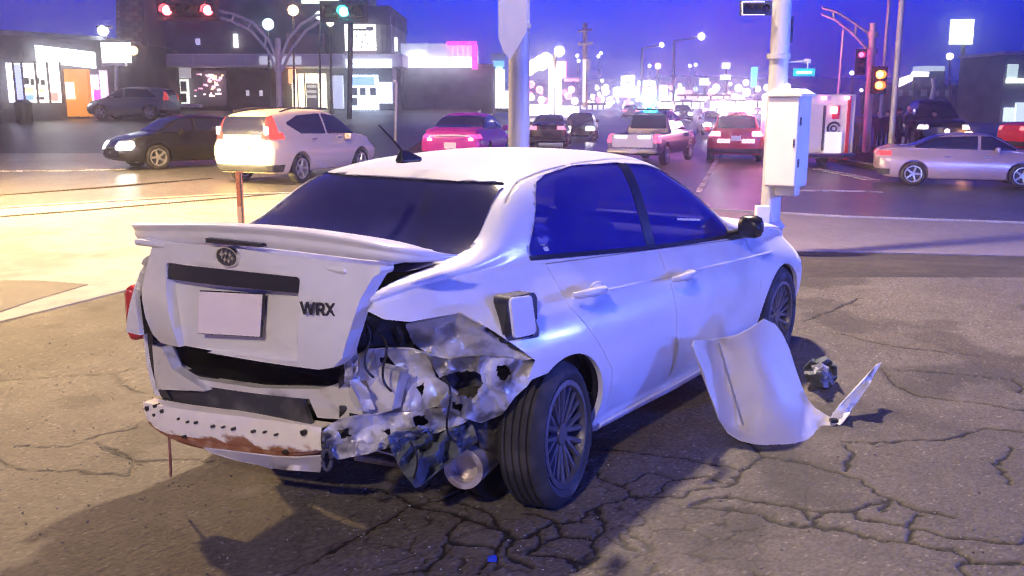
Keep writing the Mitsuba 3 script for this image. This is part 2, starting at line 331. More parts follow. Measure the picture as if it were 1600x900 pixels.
# loose grit and crumbs of glass on the parking lot
def crumbs(name, lb, n, fx, fy, size, mat_, seed):
    r = np.random.default_rng(seed); ico = trimesh.creation.icosahedron(); vs, fs = [], []
    for i_ in range(n):
        s = r.uniform(*size); v = np.array(ico.vertices)*r.uniform(.6, 1.3, (12, 3))*s; v[:, 2] *= .6
        v += [fx(r), fy(r), s*.45]; vs.append(v); fs.append(np.array(ico.faces)+12*i_)
    k = thing(name, lb, 'grit', None, None, 'stuff'); part(k, None, (np.vstack(vs), np.vstack(fs)), mat_, False)
P('grit_stone', dirty((.22, .20, .17), (.07, .065, .06), 40, .4, .6, 1.0), .9)
P('glass_crumb', (.55, .6, .62), .08, specular=.8, clearcoat=1.0)
crumbs('grit', 'loose grit scattered over the cracked asphalt', 2600, lambda r: r.uniform(-3.5, 5), lambda r: 2.6+5.5*r.random()**1.5, (.0025, .0065), 'grit_stone', 5)
crumbs('glass_crumbs', 'crumbs of broken glass on the asphalt under the smashed corner', 60, lambda r: r.normal(-.25, .45), lambda r: r.normal(3.35, .28), (.002, .004), 'glass_crumb', 6)

# ------------------------------------------------------------ car bodies as lofts
def basis(n, ncp, deg=3):
    t = np.concatenate([np.zeros(deg), np.linspace(0, 1, ncp-deg+1), np.ones(deg)])
    x = np.linspace(0, 1, n); x[-1] = 1-1e-9
    return BSpline.design_matrix(x, t, deg).toarray()
def loft(K, off=0.0, nst=90, nsec=48, tumble=.40):
    """K: rows (x, zb, zm, zs, zt, ws, wm, wb). A closed body; off shrinks it."""
    K = np.array(K, float); x = K[:, 0]
    xs = np.unique(np.concatenate([np.linspace(x[0], x[-1], nst), x]))
    f = [PchipInterpolator(x, K[:, c])(xs) for c in range(1, 8)]
    zb, zm, zs, zt, ws, wm, wb = f
    L = x[-1]-x[0]; xs = (x[0]+x[-1])/2+(xs-(x[0]+x[-1])/2)*(1-2*off/L)
    zb = zb+off; ws, wm, wb = ws-off, wm-off, wb-off; zt = zt-off; zs = np.minimum(zs-off*.3, zt-.004)
    h = zt-zs; crown = np.minimum(.075, .45*h); zte = zt-crown; wt = ws-tumble*(zte-zs)
    o = np.zeros_like(xs)
    cps = [(o, zb), (wb*.6, zb), (wb-.03, zb), (wb, zb+.025), (wb+(wm-wb)*.75, zb+(zm-zb)*.45), (wm, zm-.03), (wm-.003, zm+(zs-zm)*.35), (wm*.45+ws*.55, zs-(zs-zm)*.28),
           (ws+.014, zs-.03), (ws+.004, zs-.002), (ws-.012, zs+.008), (ws*.62+wt*.38+.008, zs+(zte-zs)*.38), (ws*.28+wt*.72+.012, zs+(zte-zs)*.72), (wt+.004, zte-.012*np.minimum(1, h/.3)), (wt-.035, zte+crown*.35), (wt*.72, zte+crown*.78), (wt*.4, zt), (o, zt)]
    B = basis(nsec, len(cps)); Yh = B@np.array([c[0] for c in cps]); Zh = B@np.array([c[1] for c in cps])   # nsec x stations
    Yf = np.vstack([Yh, -Yh[-2:0:-1]]); Zf = np.vstack([Zh, Zh[-2:0:-1]]); m, n = Yf.shape
    v = np.stack([np.broadcast_to(xs, (m, n)), Yf, Zf], -1).transpose(1, 0, 2).reshape(-1, 3)
    F = []
    i, j = np.meshgrid(np.arange(n-1), np.arange(m), indexing='ij'); a = (i*m+j).ravel(); b = (i*m+(j+1) % m).ravel()
    F = np.vstack([np.stack([a, a+m, b+m], 1), np.stack([a, b+m, b], 1)])
    c0, c1 = len(v), len(v)+1
    v = np.vstack([v, v[:m].mean(0), v[-m:].mean(0)]); jj = np.arange(m); kk = (jj+1) % m; e = (n-1)*m
    F = np.vstack([F, np.stack([jj*0+c0, jj, kk], 1), np.stack([jj*0+c1, e+kk, e+jj], 1)])
    M = man(v, F)
    if M.volume() < 0: M = man(v, F[:, ::-1])
    return M
def wheel_parts(r=.33, w=.22, rim=.22, spokes=5, split=False, detail=1):
    """tyre and rim; axis along z, outer face at +z"""
    n = 64 if detail > 1 else 28
    prof = [(rim, -w/2+.015), (rim+.02, -w/2), (r-.05, -w/2-.004), (r-.02, -w/2+.012), (r, -w/2+.035)]
    if detail > 1:
        for c in np.linspace(-w/2+.05, w/2-.05, 4): prof += [(r, c-.006), (r-.011, c-.004), (r-.011, c+.004), (r, c+.006)]
    prof += [(r, w/2-.035), (r-.02, w/2-.012), (r-.05, w/2+.004), (rim+.02, w/2), (rim, w/2-.015)]
    tyre = lathe(prof, n)
    ring = lathe([(rim+.004, w/2-.006), (rim-.018, w/2-.004), (rim-.03, w/2-.03), (rim-.03, -w/2+.02), (rim+.004, -w/2+.02)], n)
    hub = m3.Manifold.cylinder(.035, .058, .045, 20).translate([0, 0, w/2-.06])
    R = ring+hub
    for k in range(spokes):
        a0 = 2*math.pi*k/spokes
        legs = [(a0, a0-.16), (a0, a0+.16)] if split else [(a0, a0)]
        for a, b in legs:
            p0 = [math.cos(a)*.05, math.sin(a)*.05, w/2-.045]; p1 = [math.cos(b)*(rim-.02), math.sin(b)*(rim-.02), w/2-.028]
            R = R+cyl(p0, p1, .016 if split else .034, .013 if split else .024, 6)
    disc = m3.Manifold.cylinder(.02, rim*.72, rim*.72, 24).translate([0, 0, -.01])
    back = m3.Manifold.cylinder(.01, rim-.02, rim-.02, 24).translate([0, 0, -w/2+.03])
    return tyre, R, disc+back
def wheel_at(car, x, y, r, w, rim, spokes, side, rim_mat='rim_silver', split=False, detail=1, extra=None, z=None, label=None):
    t, rm, disc = wheel_parts(r, w, rim, spokes, split, detail)
    A = np.array([[1, 0, 0], [0, 0, 1], [0, -1, 0]], float).T if side < 0 else np.array([[1, 0, 0], [0, 0, 1], [0, -1, 0]], float)
    # outer face (+z) must point to y = side
    R = np.array([[1, 0, 0], [0, 0, side], [0, -side, 0]], float)
    if extra is not None: R = extra@R
    M34 = np.column_stack([R, [x, y, r if z is None else z]])
    k = numbered(car+'__wheel'); labels[k] = {'label': label} if label else {}; place[k] = place[car]
    if not label: del labels[k]
    labels_key = k
    for nm, me, ma in (('tyre', t, 'rubber'), ('rim', rm, rim_mat), ('brake_disc', disc, 'dark_grey')):
        part(k, nm, me.transform(M34), ma, 40)
    del place[k]
    return k

SEDAN = [(-2.32, .46, .62, .82, .88, .56, .66, .52), (-2.24, .34, .60, .93, .99, .66, .78, .68), (-1.95, .22, .57, .98, 1.07, .71, .86, .78), (-1.45, .2, .55, .985, 1.10, .735, .885, .80),
         (-.75, .19, .54, .975, 1.37, .745, .89, .80), (-.2, .19, .53, .955, 1.44, .75, .885, .80), (.35, .19, .53, .94, 1.43, .75, .885, .80), (.7, .19, .53, .925, 1.35, .755, .885, .80),
         (1.35, .19, .54, .90, 1.0, .755, .89, .80), (1.8, .2, .55, .83, .91, .72, .885, .78), (2.15, .24, .52, .70, .78, .63, .80, .70), (2.3, .32, .48, .57, .63, .5, .64, .55)]
SUV = [(-2.26, .42, .75, 1.0, 1.06, .64, .76, .62), (-2.22, .34, .72, 1.04, 1.30, .70, .82, .70), (-2.05, .26, .68, 1.06, 1.58, .74, .88, .76), (-1.5, .24, .66, 1.06, 1.655, .76, .91, .80),
       (-.6, .24, .64, 1.04, 1.68, .77, .91, .80), (.1, .24, .62, 1.02, 1.67, .775, .91, .80), (.55, .24, .62, 1.0, 1.58, .775, .91, .80), (1.35, .24, .62, .98, 1.09, .775, .91, .80),
       (1.8, .24, .62, .92, 1.01, .75, .90, .78), (2.1, .28, .58, .80, .88, .66, .83, .70), (2.26, .36, .54, .66, .72, .54, .68, .58)]
HATCH = [(-1.98, .42, .68, .95, 1.02, .6, .72, .58), (-1.93, .3, .65, 1.0, 1.2, .68, .80, .68), (-1.7, .22, .6, 1.01, 1.42, .71, .84, .76), (-1.1, .2, .58, 1.0, 1.5, .73, .86, .78),
         (-.3, .2, .57, .97, 1.53, .73, .86, .78), (.3, .2, .57, .95, 1.47, .73, .86, .78), (1.15, .2, .57, .91, 1.02, .73, .86, .78), (1.6, .22, .56, .84, .91, .68, .85, .75), (1.9, .28, .52, .7, .76, .56, .74, .62), (1.98, .36, .5, .58, .63, .46, .6, .5)]
TRUCK = [(-2.85, .5, .75, 1.02, 1.08, .80, .88, .78), (-2.78, .42, .75, 1.05, 1.12, .86, .92, .84), (-1.0, .36, .75, 1.08, 1.15, .88, .95, .86), (-.82, .36, .75, 1.1, 1.80, .86, .95, .86), (-.6, .36, .75, 1.1, 1.88, .86, .95, .86),
         (.4, .36, .75, 1.1, 1.90, .86, .95, .86), (.8, .36, .75, 1.09, 1.78, .86, .95, .86), (1.4, .36, .75, 1.08, 1.2, .86, .95, .86), (2.4, .38, .75, 1.02, 1.12, .84, .94, .84), (2.75, .45, .7, .9, .98, .76, .9, .78), (2.85, .52, .7, .8, .86, .68, .8, .7)]
def make_car(name, label, cat_, loc, yaw, K, paint, glass='tinted_glass', side_win=None, rear_win=None, front_win=None, wb=(-1.33, 1.35), wr=.33, scale=1.0, tails=(), heads=(), group=None,
             tail_emit=None, head_emit=None, plate_rear=None, rim_mat='rim_silver', bed=None, headw=.05, tailw=.05, tail_mat='red_lens', spokes=5):
    c = thing(name, label, cat_, group, mat_world(loc, yaw, scale))
    hw = max(r[6] for r in K)
    B = loft(K, 0, 60, 34); G = loft(K, -.006, 60, 34)-loft(K, .03, 60, 34)
    arches = m3.Manifold()
    for x in wb:
        for s in (1, -1): arches = arches+cyl([x, s*(hw+.2), wr], [x, s*(hw-.26), wr], wr+.055, seg=28)
    B = B-arches
    if bed: B = B-box(*bed)
    part(c, 'body', B, paint, 30)
    zmax = max(r[4] for r in K)
    for poly in side_win or ():
        for s in (1, -1): part(c, 'side_window', G ^ prism_y(rpoly(poly, .03), s*.2, s*1.2), glass, 30)
    if rear_win: part(c, 'rear_window', G ^ prism_x(rpoly(rear_win[0], .05), rear_win[1], rear_win[2]), glass, 30)
    if front_win: part(c, 'windshield', G ^ prism_x(rpoly(front_win[0], .05), front_win[1], front_win[2]), glass, 30)
    S = loft(K, -.012, 60, 34)-loft(K, .04, 60, 34)
    for lo, hi, nm in tails:
        for s in (1, -1): part(c, nm, S ^ box(np.array(lo)*[1, s, 1], np.array(hi)*[1, s, 1]), tail_mat, 30, tail_emit, tailw)
    for lo, hi in heads:
        for s in (1, -1): part(c, 'headlight', S ^ box(np.array(lo)*[1, s, 1], np.array(hi)*[1, s, 1]), 'lamp_white', 30, head_emit, headw)
    part(c, 'bumper', S ^ box([K[0][0]-.1, -1, .3], [K[0][0]+.35, 1, .46]), 'dark_grey', 30)
    if plate_rear: part(c, 'license_plate', cbox(plate_rear, (.03, .32, .16)), 'plate_pale')
    for x in wb:
        for s in (1, -1): wheel_at(c, x, s*(hw-.115), wr, .22, wr*.68, spokes, s, rim_mat)
    for s in (1, -1):
        part(c, 'mirror', rbox([.72*K[-1][0]/2.3-.1, s*(hw-.06), .93], [.72*K[-1][0]/2.3+.02, s*(hw+.12), 1.08], .03), paint)
    return c

# ------------------------------------------------------------ the crashed sedan (its own frame: x forward from the rear axle, y left)
CX, CY, CA = -0.4976, 4.1892, 0.96476
CARM = mat_world((CX, CY, 0), CA); CARI = np.linalg.inv(CARM)
def into(p): p = np.asarray(p, float); return p@CARI[:3, :3].T+CARI[:3, 3]
def atc(u, v, Y): return into(at(u, v, Y))
def atx(u, v, x):      # where the sight line meets the plane x = const of the car
    A = into([0, 0, CAM_H]); B = into(np.array([0, 0, CAM_H])+ray(u, v))-A
    return A+B*(x-A[0])/B[0]
def aty(u, v, y):
    A = into([0, 0, CAM_H]); B = into(np.array([0, 0, CAM_H])+ray(u, v))-A
    return A+B*(y-A[1])/B[1]
def atz(u, v, z):
    A = into([0, 0, CAM_H]); B = into(np.array([0, 0, CAM_H])+ray(u, v))-A
    return A+B*(z-A[2])/B[2]
from scipy.interpolate import CubicSpline, RBFInterpolator
def solidify(v, f, t):
    m = trimesh.Trimesh(v, f, process=False); n = m.vertex_normals
    v2 = np.vstack([v, v-n*t]); nv = len(v); f = np.asarray(f)
    e = np.vstack([f[:, [0, 1]], f[:, [1, 2]], f[:, [2, 0]]]); key = {}
    for a, b in e: key[(a, b)] = 1
    bd = [(a, b) for a, b in e if (b, a) not in key]
    side = [x for a, b in bd for x in ([b, a, a+nv], [b, a+nv, b+nv])]
    return v2, np.vstack([f, f[:, ::-1]+nv, np.array(side)])
def worley(p, seed, k=1):
    r = np.random.default_rng(seed); lo, hi = p.min(0)-1, p.max(0)+1
    n = int(np.prod(hi-lo)*1.0)+8; c = lo+r.random((n, 2))*(hi-lo); h = r.random(n)
    d = np.linalg.norm(p[:, None]-c[None], axis=-1); s = np.sort(d, 1)
    return s[:, 1]-s[:, 0], h[d.argmin(1)]
def sheet(outline, depth, holes=(), step=5.0, amp=.0, cell=26.0, seed=1, thick=.005, ragged=0.0, wave=.0, smooth_depth=False):
    """a bent metal or plastic sheet seen through the outline; depth: (u, v, metres ahead)"""
    from scipy.spatial import Delaunay
    r = np.random.default_rng(seed); pg = Polygon(outline).buffer(0)
    if pg.geom_type != 'Polygon': pg = max(pg.geoms, key=lambda g: g.area)
    hs = [Polygon(h).buffer(0) for h in holes]
    def edge(p, rag):
        L = p.exterior.length; n = max(8, int(L/step)); q = np.array([p.exterior.interpolate(i/n, normalized=True).coords[0] for i in range(n)])
        q = np.vstack([q, np.array(p.exterior.coords)[:-1]])
        return q+r.normal(0, rag, q.shape) if rag else q
    eo = edge(pg, ragged); pts = [eo]
    for h in hs: pts.append(edge(h, ragged))
    x0, y0, x1, y1 = pg.bounds
    gx, gy = np.meshgrid(np.arange(x0, x1, step), np.arange(y0, y1, step)); g = np.stack([gx.ravel(), gy.ravel()], 1)+r.normal(0, step*.18, (gx.size, 2))
    import shapely
    inner = pg.buffer(-step*.5)
    for h in hs: inner = inner.difference(h.buffer(step*.5))
    g = g[shapely.contains_xy(inner, g[:, 0], g[:, 1])]
    p = np.vstack(pts+[g]); tri = Delaunay(p).simplices
    cen = p[tri].mean(1); big = pg.buffer(1.0+ragged)
    ok = shapely.contains_xy(big, cen[:, 0], cen[:, 1])
    for h in hs: ok &= ~shapely.contains_xy(h.buffer(-.3), cen[:, 0], cen[:, 1])
    tri = tri[ok]
    d = np.array(depth, float); li, ne = LinearNDInterpolator(d[:, :2], d[:, 2]), NearestNDInterpolator(d[:, :2], d[:, 2])
    Yd = li(p); Yd = np.where(np.isnan(Yd), ne(p), Yd)
    if smooth_depth: Yd = RBFInterpolator(d[:, :2]/100, d[:, 2], smoothing=.002)(p/100)
    if amp:
        pw = p+(np.stack([meshkit.fbm(np.c_[p/55, p[:, :1]*0], 3, seed+7), meshkit.fbm(np.c_[p/55, p[:, :1]*0], 3, seed+8)], 1)-.5)*70
        for q in range(5):          # folds: sharp ridges in several directions
            an, lam, ph = r.uniform(0, math.pi), cell*r.uniform(1.0, 2.6)*(1 if q < 3 else .55), r.uniform(0, 1)
            t = (pw@[math.cos(an), math.sin(an)])/lam+ph; Yd = Yd+amp*(.55 if q < 3 else .22)*(2*np.abs(2*(t-np.floor(t+.5)))-1)
    if wave: Yd = Yd+wave*(meshkit.fbm(np.c_[p/30.0, p[:, :1]*0], 3, seed)-.5)
    v = np.array([at(u, w, y) for (u, w), y in zip(p, Yd)])
    a, b, c = v[tri[:, 0]], v[tri[:, 1]], v[tri[:, 2]]
    nrm = np.cross(b-a, c-a); flip = (nrm*(v[tri].mean(1)-[0, 0, CAM_H])).sum(1) > 0
    tri[flip] = tri[flip][:, ::-1]
    used = np.unique(tri); re = np.full(len(v), -1); re[used] = np.arange(len(used)); v, tri = v[used], re[tri]
    return solidify(v, tri, thick)
def carsheet(*a, **k):
    v, f = sheet(*a, **k); return v@CARI[:3, :3].T+CARI[:3, 3], f

WRX = [(-.94, .46, .64, .98, 1.04, .60, .72, .60), (-.86, .34, .63, 1.0, 1.075, .66, .79, .70), (-.62, .26, .62, 1.03, 1.10, .70, .85, .76), (-.43, .22, .62, 1.035, 1.118, .715, .875, .78),
       (.07, .19, .60, 1.03, 1.375, .725, .893, .79), (.4, .19, .57, 1.005, 1.418, .735, .88, .79), (.9, .18, .55, .96, 1.432, .748, .868, .79), (1.28, .17, .55, .932, 1.412, .755, .866, .79),
       (1.6, .17, .55, .912, 1.30, .76, .868, .79), (2.25, .17, .54, .875, .975, .76, .875, .79), (2.65, .18, .54, .855, .93, .755, .892, .79), (3.0, .2, .53, .81, .875, .71, .87, .77),
       (3.3, .24, .5, .71, .77, .62, .78, .68), (3.5, .3, .46, .58, .64, .5, .65, .54)]
car = thing('crashed_sedan', 'white sedan with a smashed rear corner and missing rear bumper, parked on cracked asphalt', 'car', None, CARM)
B0 = loft(WRX, 0, 130, 72); B1 = loft(WRX, .022, 110, 56); B8 = loft(WRX, .008, 110, 56); BP = loft(WRX, -.004, 110, 56)
shell = B0-B1
arches = m3.Manifold()
for x in (.0, 2.645):
    for s in (1, -1): arches = arches+cyl([x, s*1.1, .305], [x, s*.60, .305], .352, seg=56)
DLO = [(-.028, 1.052), (.973, .968), (2.028, .905), (1.99, .95), (1.84, 1.105), (1.657, 1.217), (1.475, 1.300), (1.275, 1.346), (.97, 1.372), (.593, 1.380), (.318, 1.358), (.205, 1.332), (.15, 1.29), (.064, 1.183), (-.01, 1.096)]
DLO = rpoly(DLO, .02)
REARW = rpoly([(-.645, 1.085), (.66, 1.085), (.605, 1.20), (.545, 1.338), (-.53, 1.338), (-.595, 1.20)], .03)
FRONTW = rpoly([(-.66, .96), (.66, .96), (.50, 1.36), (-.50, 1.36)], .04)
win_cut = prism_y(DLO, -1.2, -.3)+prism_y(DLO, .3, 1.2)+(prism_x(REARW, -1.0, .35))+(prism_x(FRONTW, 1.2, 2.4))
trunk_cut = prism_x(rpoly([(-.62, .70), (.62, .70), (.66, 1.3), (-.66, 1.3)], .03), -1.2, -.52)
rear_cut = box([-1.3, -1.1, .0], [-.80, 1.1, .72])+box([-1.3, -1.1, .0], [-.40, 1.1, .40])+box([-1.3, -1.2, .0], [-.05, -.30, .62])           # the bumper cover is gone
# what the crash tore out of the right rear corner
def frustum(px, Y0, Y1):
    v = [at(u, w, Y0) for u, w in px]+[at(u, w, Y1) for u, w in px]
    return px, v
DAM = [(562, 480), (600, 499), (640, 503), (718, 489), (765, 514), (805, 540), (836, 563), (822, 600), (790, 655), (765, 720), (640, 740), (500, 740), (500, 560), (540, 470)]
a_, b_ = [np.array([at(u, w, Y) for u, w in DAM]) for Y in (2.4, 4.3)]
pg = trimesh.creation.triangulate_polygon(Polygon(DAM), engine='earcut')
n_ = len(DAM); idx = {tuple(np.round(p, 3)): i for i, p in enumerate(np.array(DAM, float))}
tr = np.array([[idx[tuple(np.round(pg[0][i], 3))] for i in t] for t in pg[1]])
fr_v = np.vstack([a_, b_])@CARI[:3, :3].T+CARI[:3, 3]
fr_f = np.vstack([tr, tr[:, ::-1]+n_]+[[[i, i+n_, (i+1) % n_], [(i+1) % n_, i+n_, (i+1) % n_+n_]] for i in range(n_)])
damage = man(fr_v, fr_f)
if damage.volume() < 0: damage = man(fr_v, fr_f[:, ::-1])
damage = damage ^ box([-1.4, -1.2, .05], [.02, -.38, 1.2])
rear_door = [(.06, 1.01), (.08, .84), (.25, .66), (.40, .50), (.432, .31), (.40, .235), (1.105, .225), (1.075, .55), (1.06, .945)]
front_door = [(1.068, .945), (1.083, .55), (1.113, .225), (2.20, .215), (2.26, .40), (2.255, .60), (2.235, .80), (2.20, .862)]
fuel_pocket = rpoly([(-.395, .79), (-.175, .77), (-.175, .935), (-.36, .945)], .03)
groove = prism_z([(-.05, -.60), (.12, -.545), (.6, -.515), (1.2, -.505), (1.62, -.535), (1.62, -.545), (1.2, -.517), (.6, -.527), (.12, -.557), (-.05, -.612)], 1.0, 1.6)
groove = groove+groove.mirror([0, 1, 0])
body = shell-arches-win_cut-trunk_cut-rear_cut-damage-(groove ^ (B0-B8))
door_prisms = [prism_y(rear_door, -1.2, -.5), prism_y(front_door, -1.2, -.5)]
for d in (rear_door, front_door): body = body-prism_y(grow(d, .0035), -1.2, -.5)
body = body-prism_y(fuel_pocket, -1.2, -.74)
fender_gap = prism_y([(2.262, .80), (2.268, .80), (2.272, .2), (2.266, .2)], -1.2, -.5)
part(car, 'body', body, 'car_white', 34)
part(car, 'inner_frame', (B1-loft(WRX, .05, 90, 40))-arches-trunk_cut-rear_cut-damage-prism_y(grow(DLO, -.015), -1.2, 1.2)-prism_x(grow(REARW, -.015), -1.0, .35)-prism_x(grow(FRONTW, -.015), 1.2, 2.4), 'satin_black', 30)
G = loft(WRX, .006, 110, 56)-loft(WRX, .011, 110, 56)
BPIL = 1.0
k = part(car, 'rear_door', (shell ^ door_prisms[0])-arches, 'car_white', 34)
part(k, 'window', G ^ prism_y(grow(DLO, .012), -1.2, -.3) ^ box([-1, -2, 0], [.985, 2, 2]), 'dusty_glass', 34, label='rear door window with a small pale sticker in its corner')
hz = into(at(928, 457, 4.0))
def handle(u0, v0, u1, v1):
    a, b = aty(u0, v0, -.905), aty(u1, v1, -.905); m = []
    L = b-a; bar = tube([a+[0, .03, 0], a+L*.12+[0, .004, .004], a+L*.5+[0, .0, .006], a+L*.88+[0, .004, .004], b+[0, .03, 0]], [.012, .017, .018, .017, .012], 12)
    return bar
part(k, 'handle', handle(906, 463, 951, 453), 'car_white', 50)
part(k, 'handle_recess', m3.Manifold.sphere(1, 32).scale([.065, .012, .034]).translate([float(t) for t in aty(932, 452, -.868)]), 'pale_grey', 50)  # grey ellipsoid, no hollow; the recess shade is its colour
k = part(car, 'front_door', (shell ^ door_prisms[1])-arches, 'car_white', 34)
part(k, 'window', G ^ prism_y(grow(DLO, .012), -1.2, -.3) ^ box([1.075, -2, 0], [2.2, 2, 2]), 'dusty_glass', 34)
part(k, 'handle', handle(1059, 438, 1088, 427), 'car_white', 50)
part(k, 'handle_recess', m3.Manifold.sphere(1, 32).scale([.06, .012, .03]).translate([float(t) for t in aty(1076, 430, -.864)]), 'pale_grey', 50)  # again a grey body coloured as the shaded recess
part(car, 'door_pillar', (loft(WRX, .003, 110, 56)-loft(WRX, .012, 110, 56)) ^ prism_y(grow(DLO, .008), -1.2, -.3) ^ box([.985, -2, 0], [1.075, 2, 2]), 'satin_black', 34)
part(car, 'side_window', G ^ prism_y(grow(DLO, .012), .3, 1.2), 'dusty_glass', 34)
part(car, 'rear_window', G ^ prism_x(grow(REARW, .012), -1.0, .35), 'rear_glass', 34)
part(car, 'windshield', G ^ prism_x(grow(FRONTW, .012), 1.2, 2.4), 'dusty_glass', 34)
part(car, 'window_trim', cat((loft(WRX, -.004, 110, 56)-B8) ^ prism_y([(-.03, 1.037), (.973, .953), (2.03, .889), (2.03, .907), (.973, .971), (-.03, 1.055)], -1.2, -.3)), 'satin_black', 34)
part(car, 'side_skirt', (loft(WRX, -.016, 80, 48)-loft(WRX, .03, 80, 48)) ^ prism_y([(.385, .13), (2.27, .12), (2.27, .205), (.42, .225)], -1.2, -.5), 'car_white', 34)
part(car, 'character_line', (loft(WRX, -.005, 100, 60)-B8) ^ prism_y([(.12, .868), (1.2, .812), (2.2, .762), (2.55, .75), (2.2, .754), (1.2, .802), (.12, .862)], -1.2, -.6)-arches, 'car_white', 60)
part(car, 'headlight', (loft(WRX, -.004, 80, 48)-loft(WRX, .03, 80, 48)) ^ prism_y(rpoly([(2.98, .62), (3.4, .55), (3.42, .66), (3.1, .78)], .02), -1.2, -.5), 'lamp_white', 34)
# mirror
mb = aty(1137, 372, -.80)
part(car, 'mirror', (rbox([1.92, -.965, .905], [2.03, -.82, 1.035], .045)+cyl([1.99, -.84, .93], [2.0, -.74, .90], .03)), 'satin_black', 40)
# fuel door, hanging open on its hinge
part(car, 'fuel_pocket', prism_y(grow(fuel_pocket, .01), -.84, -.76), 'car_black')
fd = [aty(u, v, -.925)[[0, 2]] for u, v in [(805, 467), (838, 463), (846, 522), (812, 530)]]
part(car, 'fuel_door', prism_y(rpoly([tuple(p) for p in fd], .018), -.905, -.893), 'car_white', 34)
# trunk cavity
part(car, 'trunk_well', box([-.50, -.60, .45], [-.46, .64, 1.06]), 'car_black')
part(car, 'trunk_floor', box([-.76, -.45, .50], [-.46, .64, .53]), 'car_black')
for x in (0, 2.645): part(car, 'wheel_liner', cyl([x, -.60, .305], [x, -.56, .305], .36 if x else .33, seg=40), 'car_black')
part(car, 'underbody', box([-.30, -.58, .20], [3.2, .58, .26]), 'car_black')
# trunk lid
def lid_pt(u, v, x=-.975): p = atx(u, v, x); return (p[1], p[2])
LID = [lid_pt(u, v) for u, v in [(226, 379), (216, 420), (208, 462), (209, 500), (216, 528), (228, 541), (300, 550), (400, 566), (490, 580), (512, 577), (527, 562), (540, 520), (551, 470), (566, 436), (592, 423), (480, 405), (360, 388)]]
LIDS = rpoly(LID, .015)
cy_ = (min(p[0] for p in LIDS)+max(p[0] for p in LIDS))/2; hw_ = (max(p[0] for p in LIDS)-min(p[0] for p in LIDS))/2
lid = prism_x(LIDS, -.99, -.925).refine_to_length(.03)
rec = rpoly([lid_pt(u, v) for u, v in [(254, 411), (466, 434), (462, 566), (266, 548)]], .015)
def lid_bend(P):
    P = np.array(P, float); t = (P[:, 1]-cy_)/hw_; zz = (P[:, 2]-.93)/.2
    P[:, 0] += .055*np.abs(t)**2.6+.03*np.maximum(0, -zz)**2+.022*np.maximum(0, zz)
    return P
lid = (lid-prism_x(rec, -1.1, -.962)).warp_batch(lambda P: lid_bend(P))
k = part(car, 'trunk_lid', lid, 'car_white', 34)
bar = prism_x([lid_pt(u, v) for u, v in [(257, 412), (467, 434), (465, 459), (253, 436)]], -.984, -.95).refine_to_length(.03).warp_batch(lambda P: lid_bend(P))
part(k, 'garnish', bar, 'satin_black', 34)
pl = [lid_pt(u, v) for u, v in [(309, 456), (407, 461), (403, 527), (306, 521)]]
part(k, 'license_plate', prism_x(pl, -.968, -.955), 'plate_pale', label='blank pale license plate')
part(k, 'plate_frame', prism_x(grow(pl, .003), -.965, -.955), 'satin_black')
em = np.array(lid_pt(357, 401)); th = np.linspace(0, 2*math.pi, 41)[:-1]
ell = [(em[0]+.056*math.cos(t), em[1]+.033*math.sin(t)) for t in th]
part(k, 'emblem', prism_x(ell, -.982, -.94), 'dark_grey')
ring = [(em[0]+.061*math.cos(t), em[1]+.037*math.sin(t)) for t in th]
part(k, 'emblem_ring', prism_x(ring, -.985, -.94)-prism_x(ell, -1.1, -.9), 'chrome')
def star(cx, cz, r): return [(cx+r*(1 if i % 2 == 0 else .35)*math.cos(math.pi/2+i*math.pi/4), cz+r*(1 if i % 2 == 0 else .35)*math.sin(math.pi/2+i*math.pi/4)) for i in range(8)]
stars = m3.Manifold()
for dy, dz, r in [(.024, .008, .017), (.0, .014, .011), (-.022, .010, .011), (.008, -.010, .011), (-.014, -.013, .011), (-.034, -.002, .010)]:
    stars = stars+prism_x(star(em[0]+dy, em[1]+dz, r), -.987, -.95)
part(k, 'emblem_star', stars, 'chrome')
def lettering(txt, h, p, right, up, depth=.004, bold=True):
    m = meshkit.text_mesh(txt, h, depth, bold); r = np.array(right, float); r /= np.linalg.norm(r); u = np.array(up, float); u -= r*(u@r); u /= np.linalg.norm(u); n = np.cross(r, u)
    v = np.array(m.vertices); v = p+v[:, :1]*r+v[:, 1:2]*u+v[:, 2:3]*n
    return v, np.array(m.faces)
bl, br = atx(474, 489, -.985), atx(527, 492, -.945)
part(k, 'badge', lettering('WRX', .042, bl+[-.012, 0, -.0], br-bl, [0, 0, 1], .006), 'satin_black', False)
# brake lamp in the spoiler, spoiler
part(k, 'brake_lamp', prism_x([lid_pt(u, v, -.985) for u, v in [(322, 372), (408, 381), (408, 386), (322, 379)]], -.988, -.95), 'satin_black')
sp = [(212, 361, -.80, .028), (232, 366, -.90, .034), (300, 367, -.95, .036), (370, 370, -.965, .036), (440, 376, -.965, .036), (520, 386, -.955, .034), (590, 396, -.93, .028), (640, 402, -.86, .020), (688, 406, -.73, .006)]
rings = []
for u, v, x, h in sp:
    p = atx(u, v, x); w = .11 if 230 < u < 600 else .08 if u > 600 else .10
    sec = [(0, .4), (-.012, 1.0), (.02, 1.25), (w, .9), (w+.02, .2), (w*.6, -.6), (.02, -1.0), (0, -.2)]
    rings.append([[p[0]+a, p[1], p[2]+b*h] for a, b in sec])
R = np.array(rings); m_, n_ = R.shape[:2]
from scipy.interpolate import CubicSpline
R = CubicSpline(np.arange(m_), R.reshape(m_, -1))(np.linspace(0, m_-1, 60)).reshape(60, n_, 3)
R = np.concatenate([R, R[:, :1]], 1); R = CubicSpline(np.arange(n_+1), R.transpose(1, 0, 2).reshape(n_+1, -1), bc_type='periodic')(np.linspace(0, n_, 33)[:-1]).reshape(32, 60, 3).transpose(1, 0, 2)
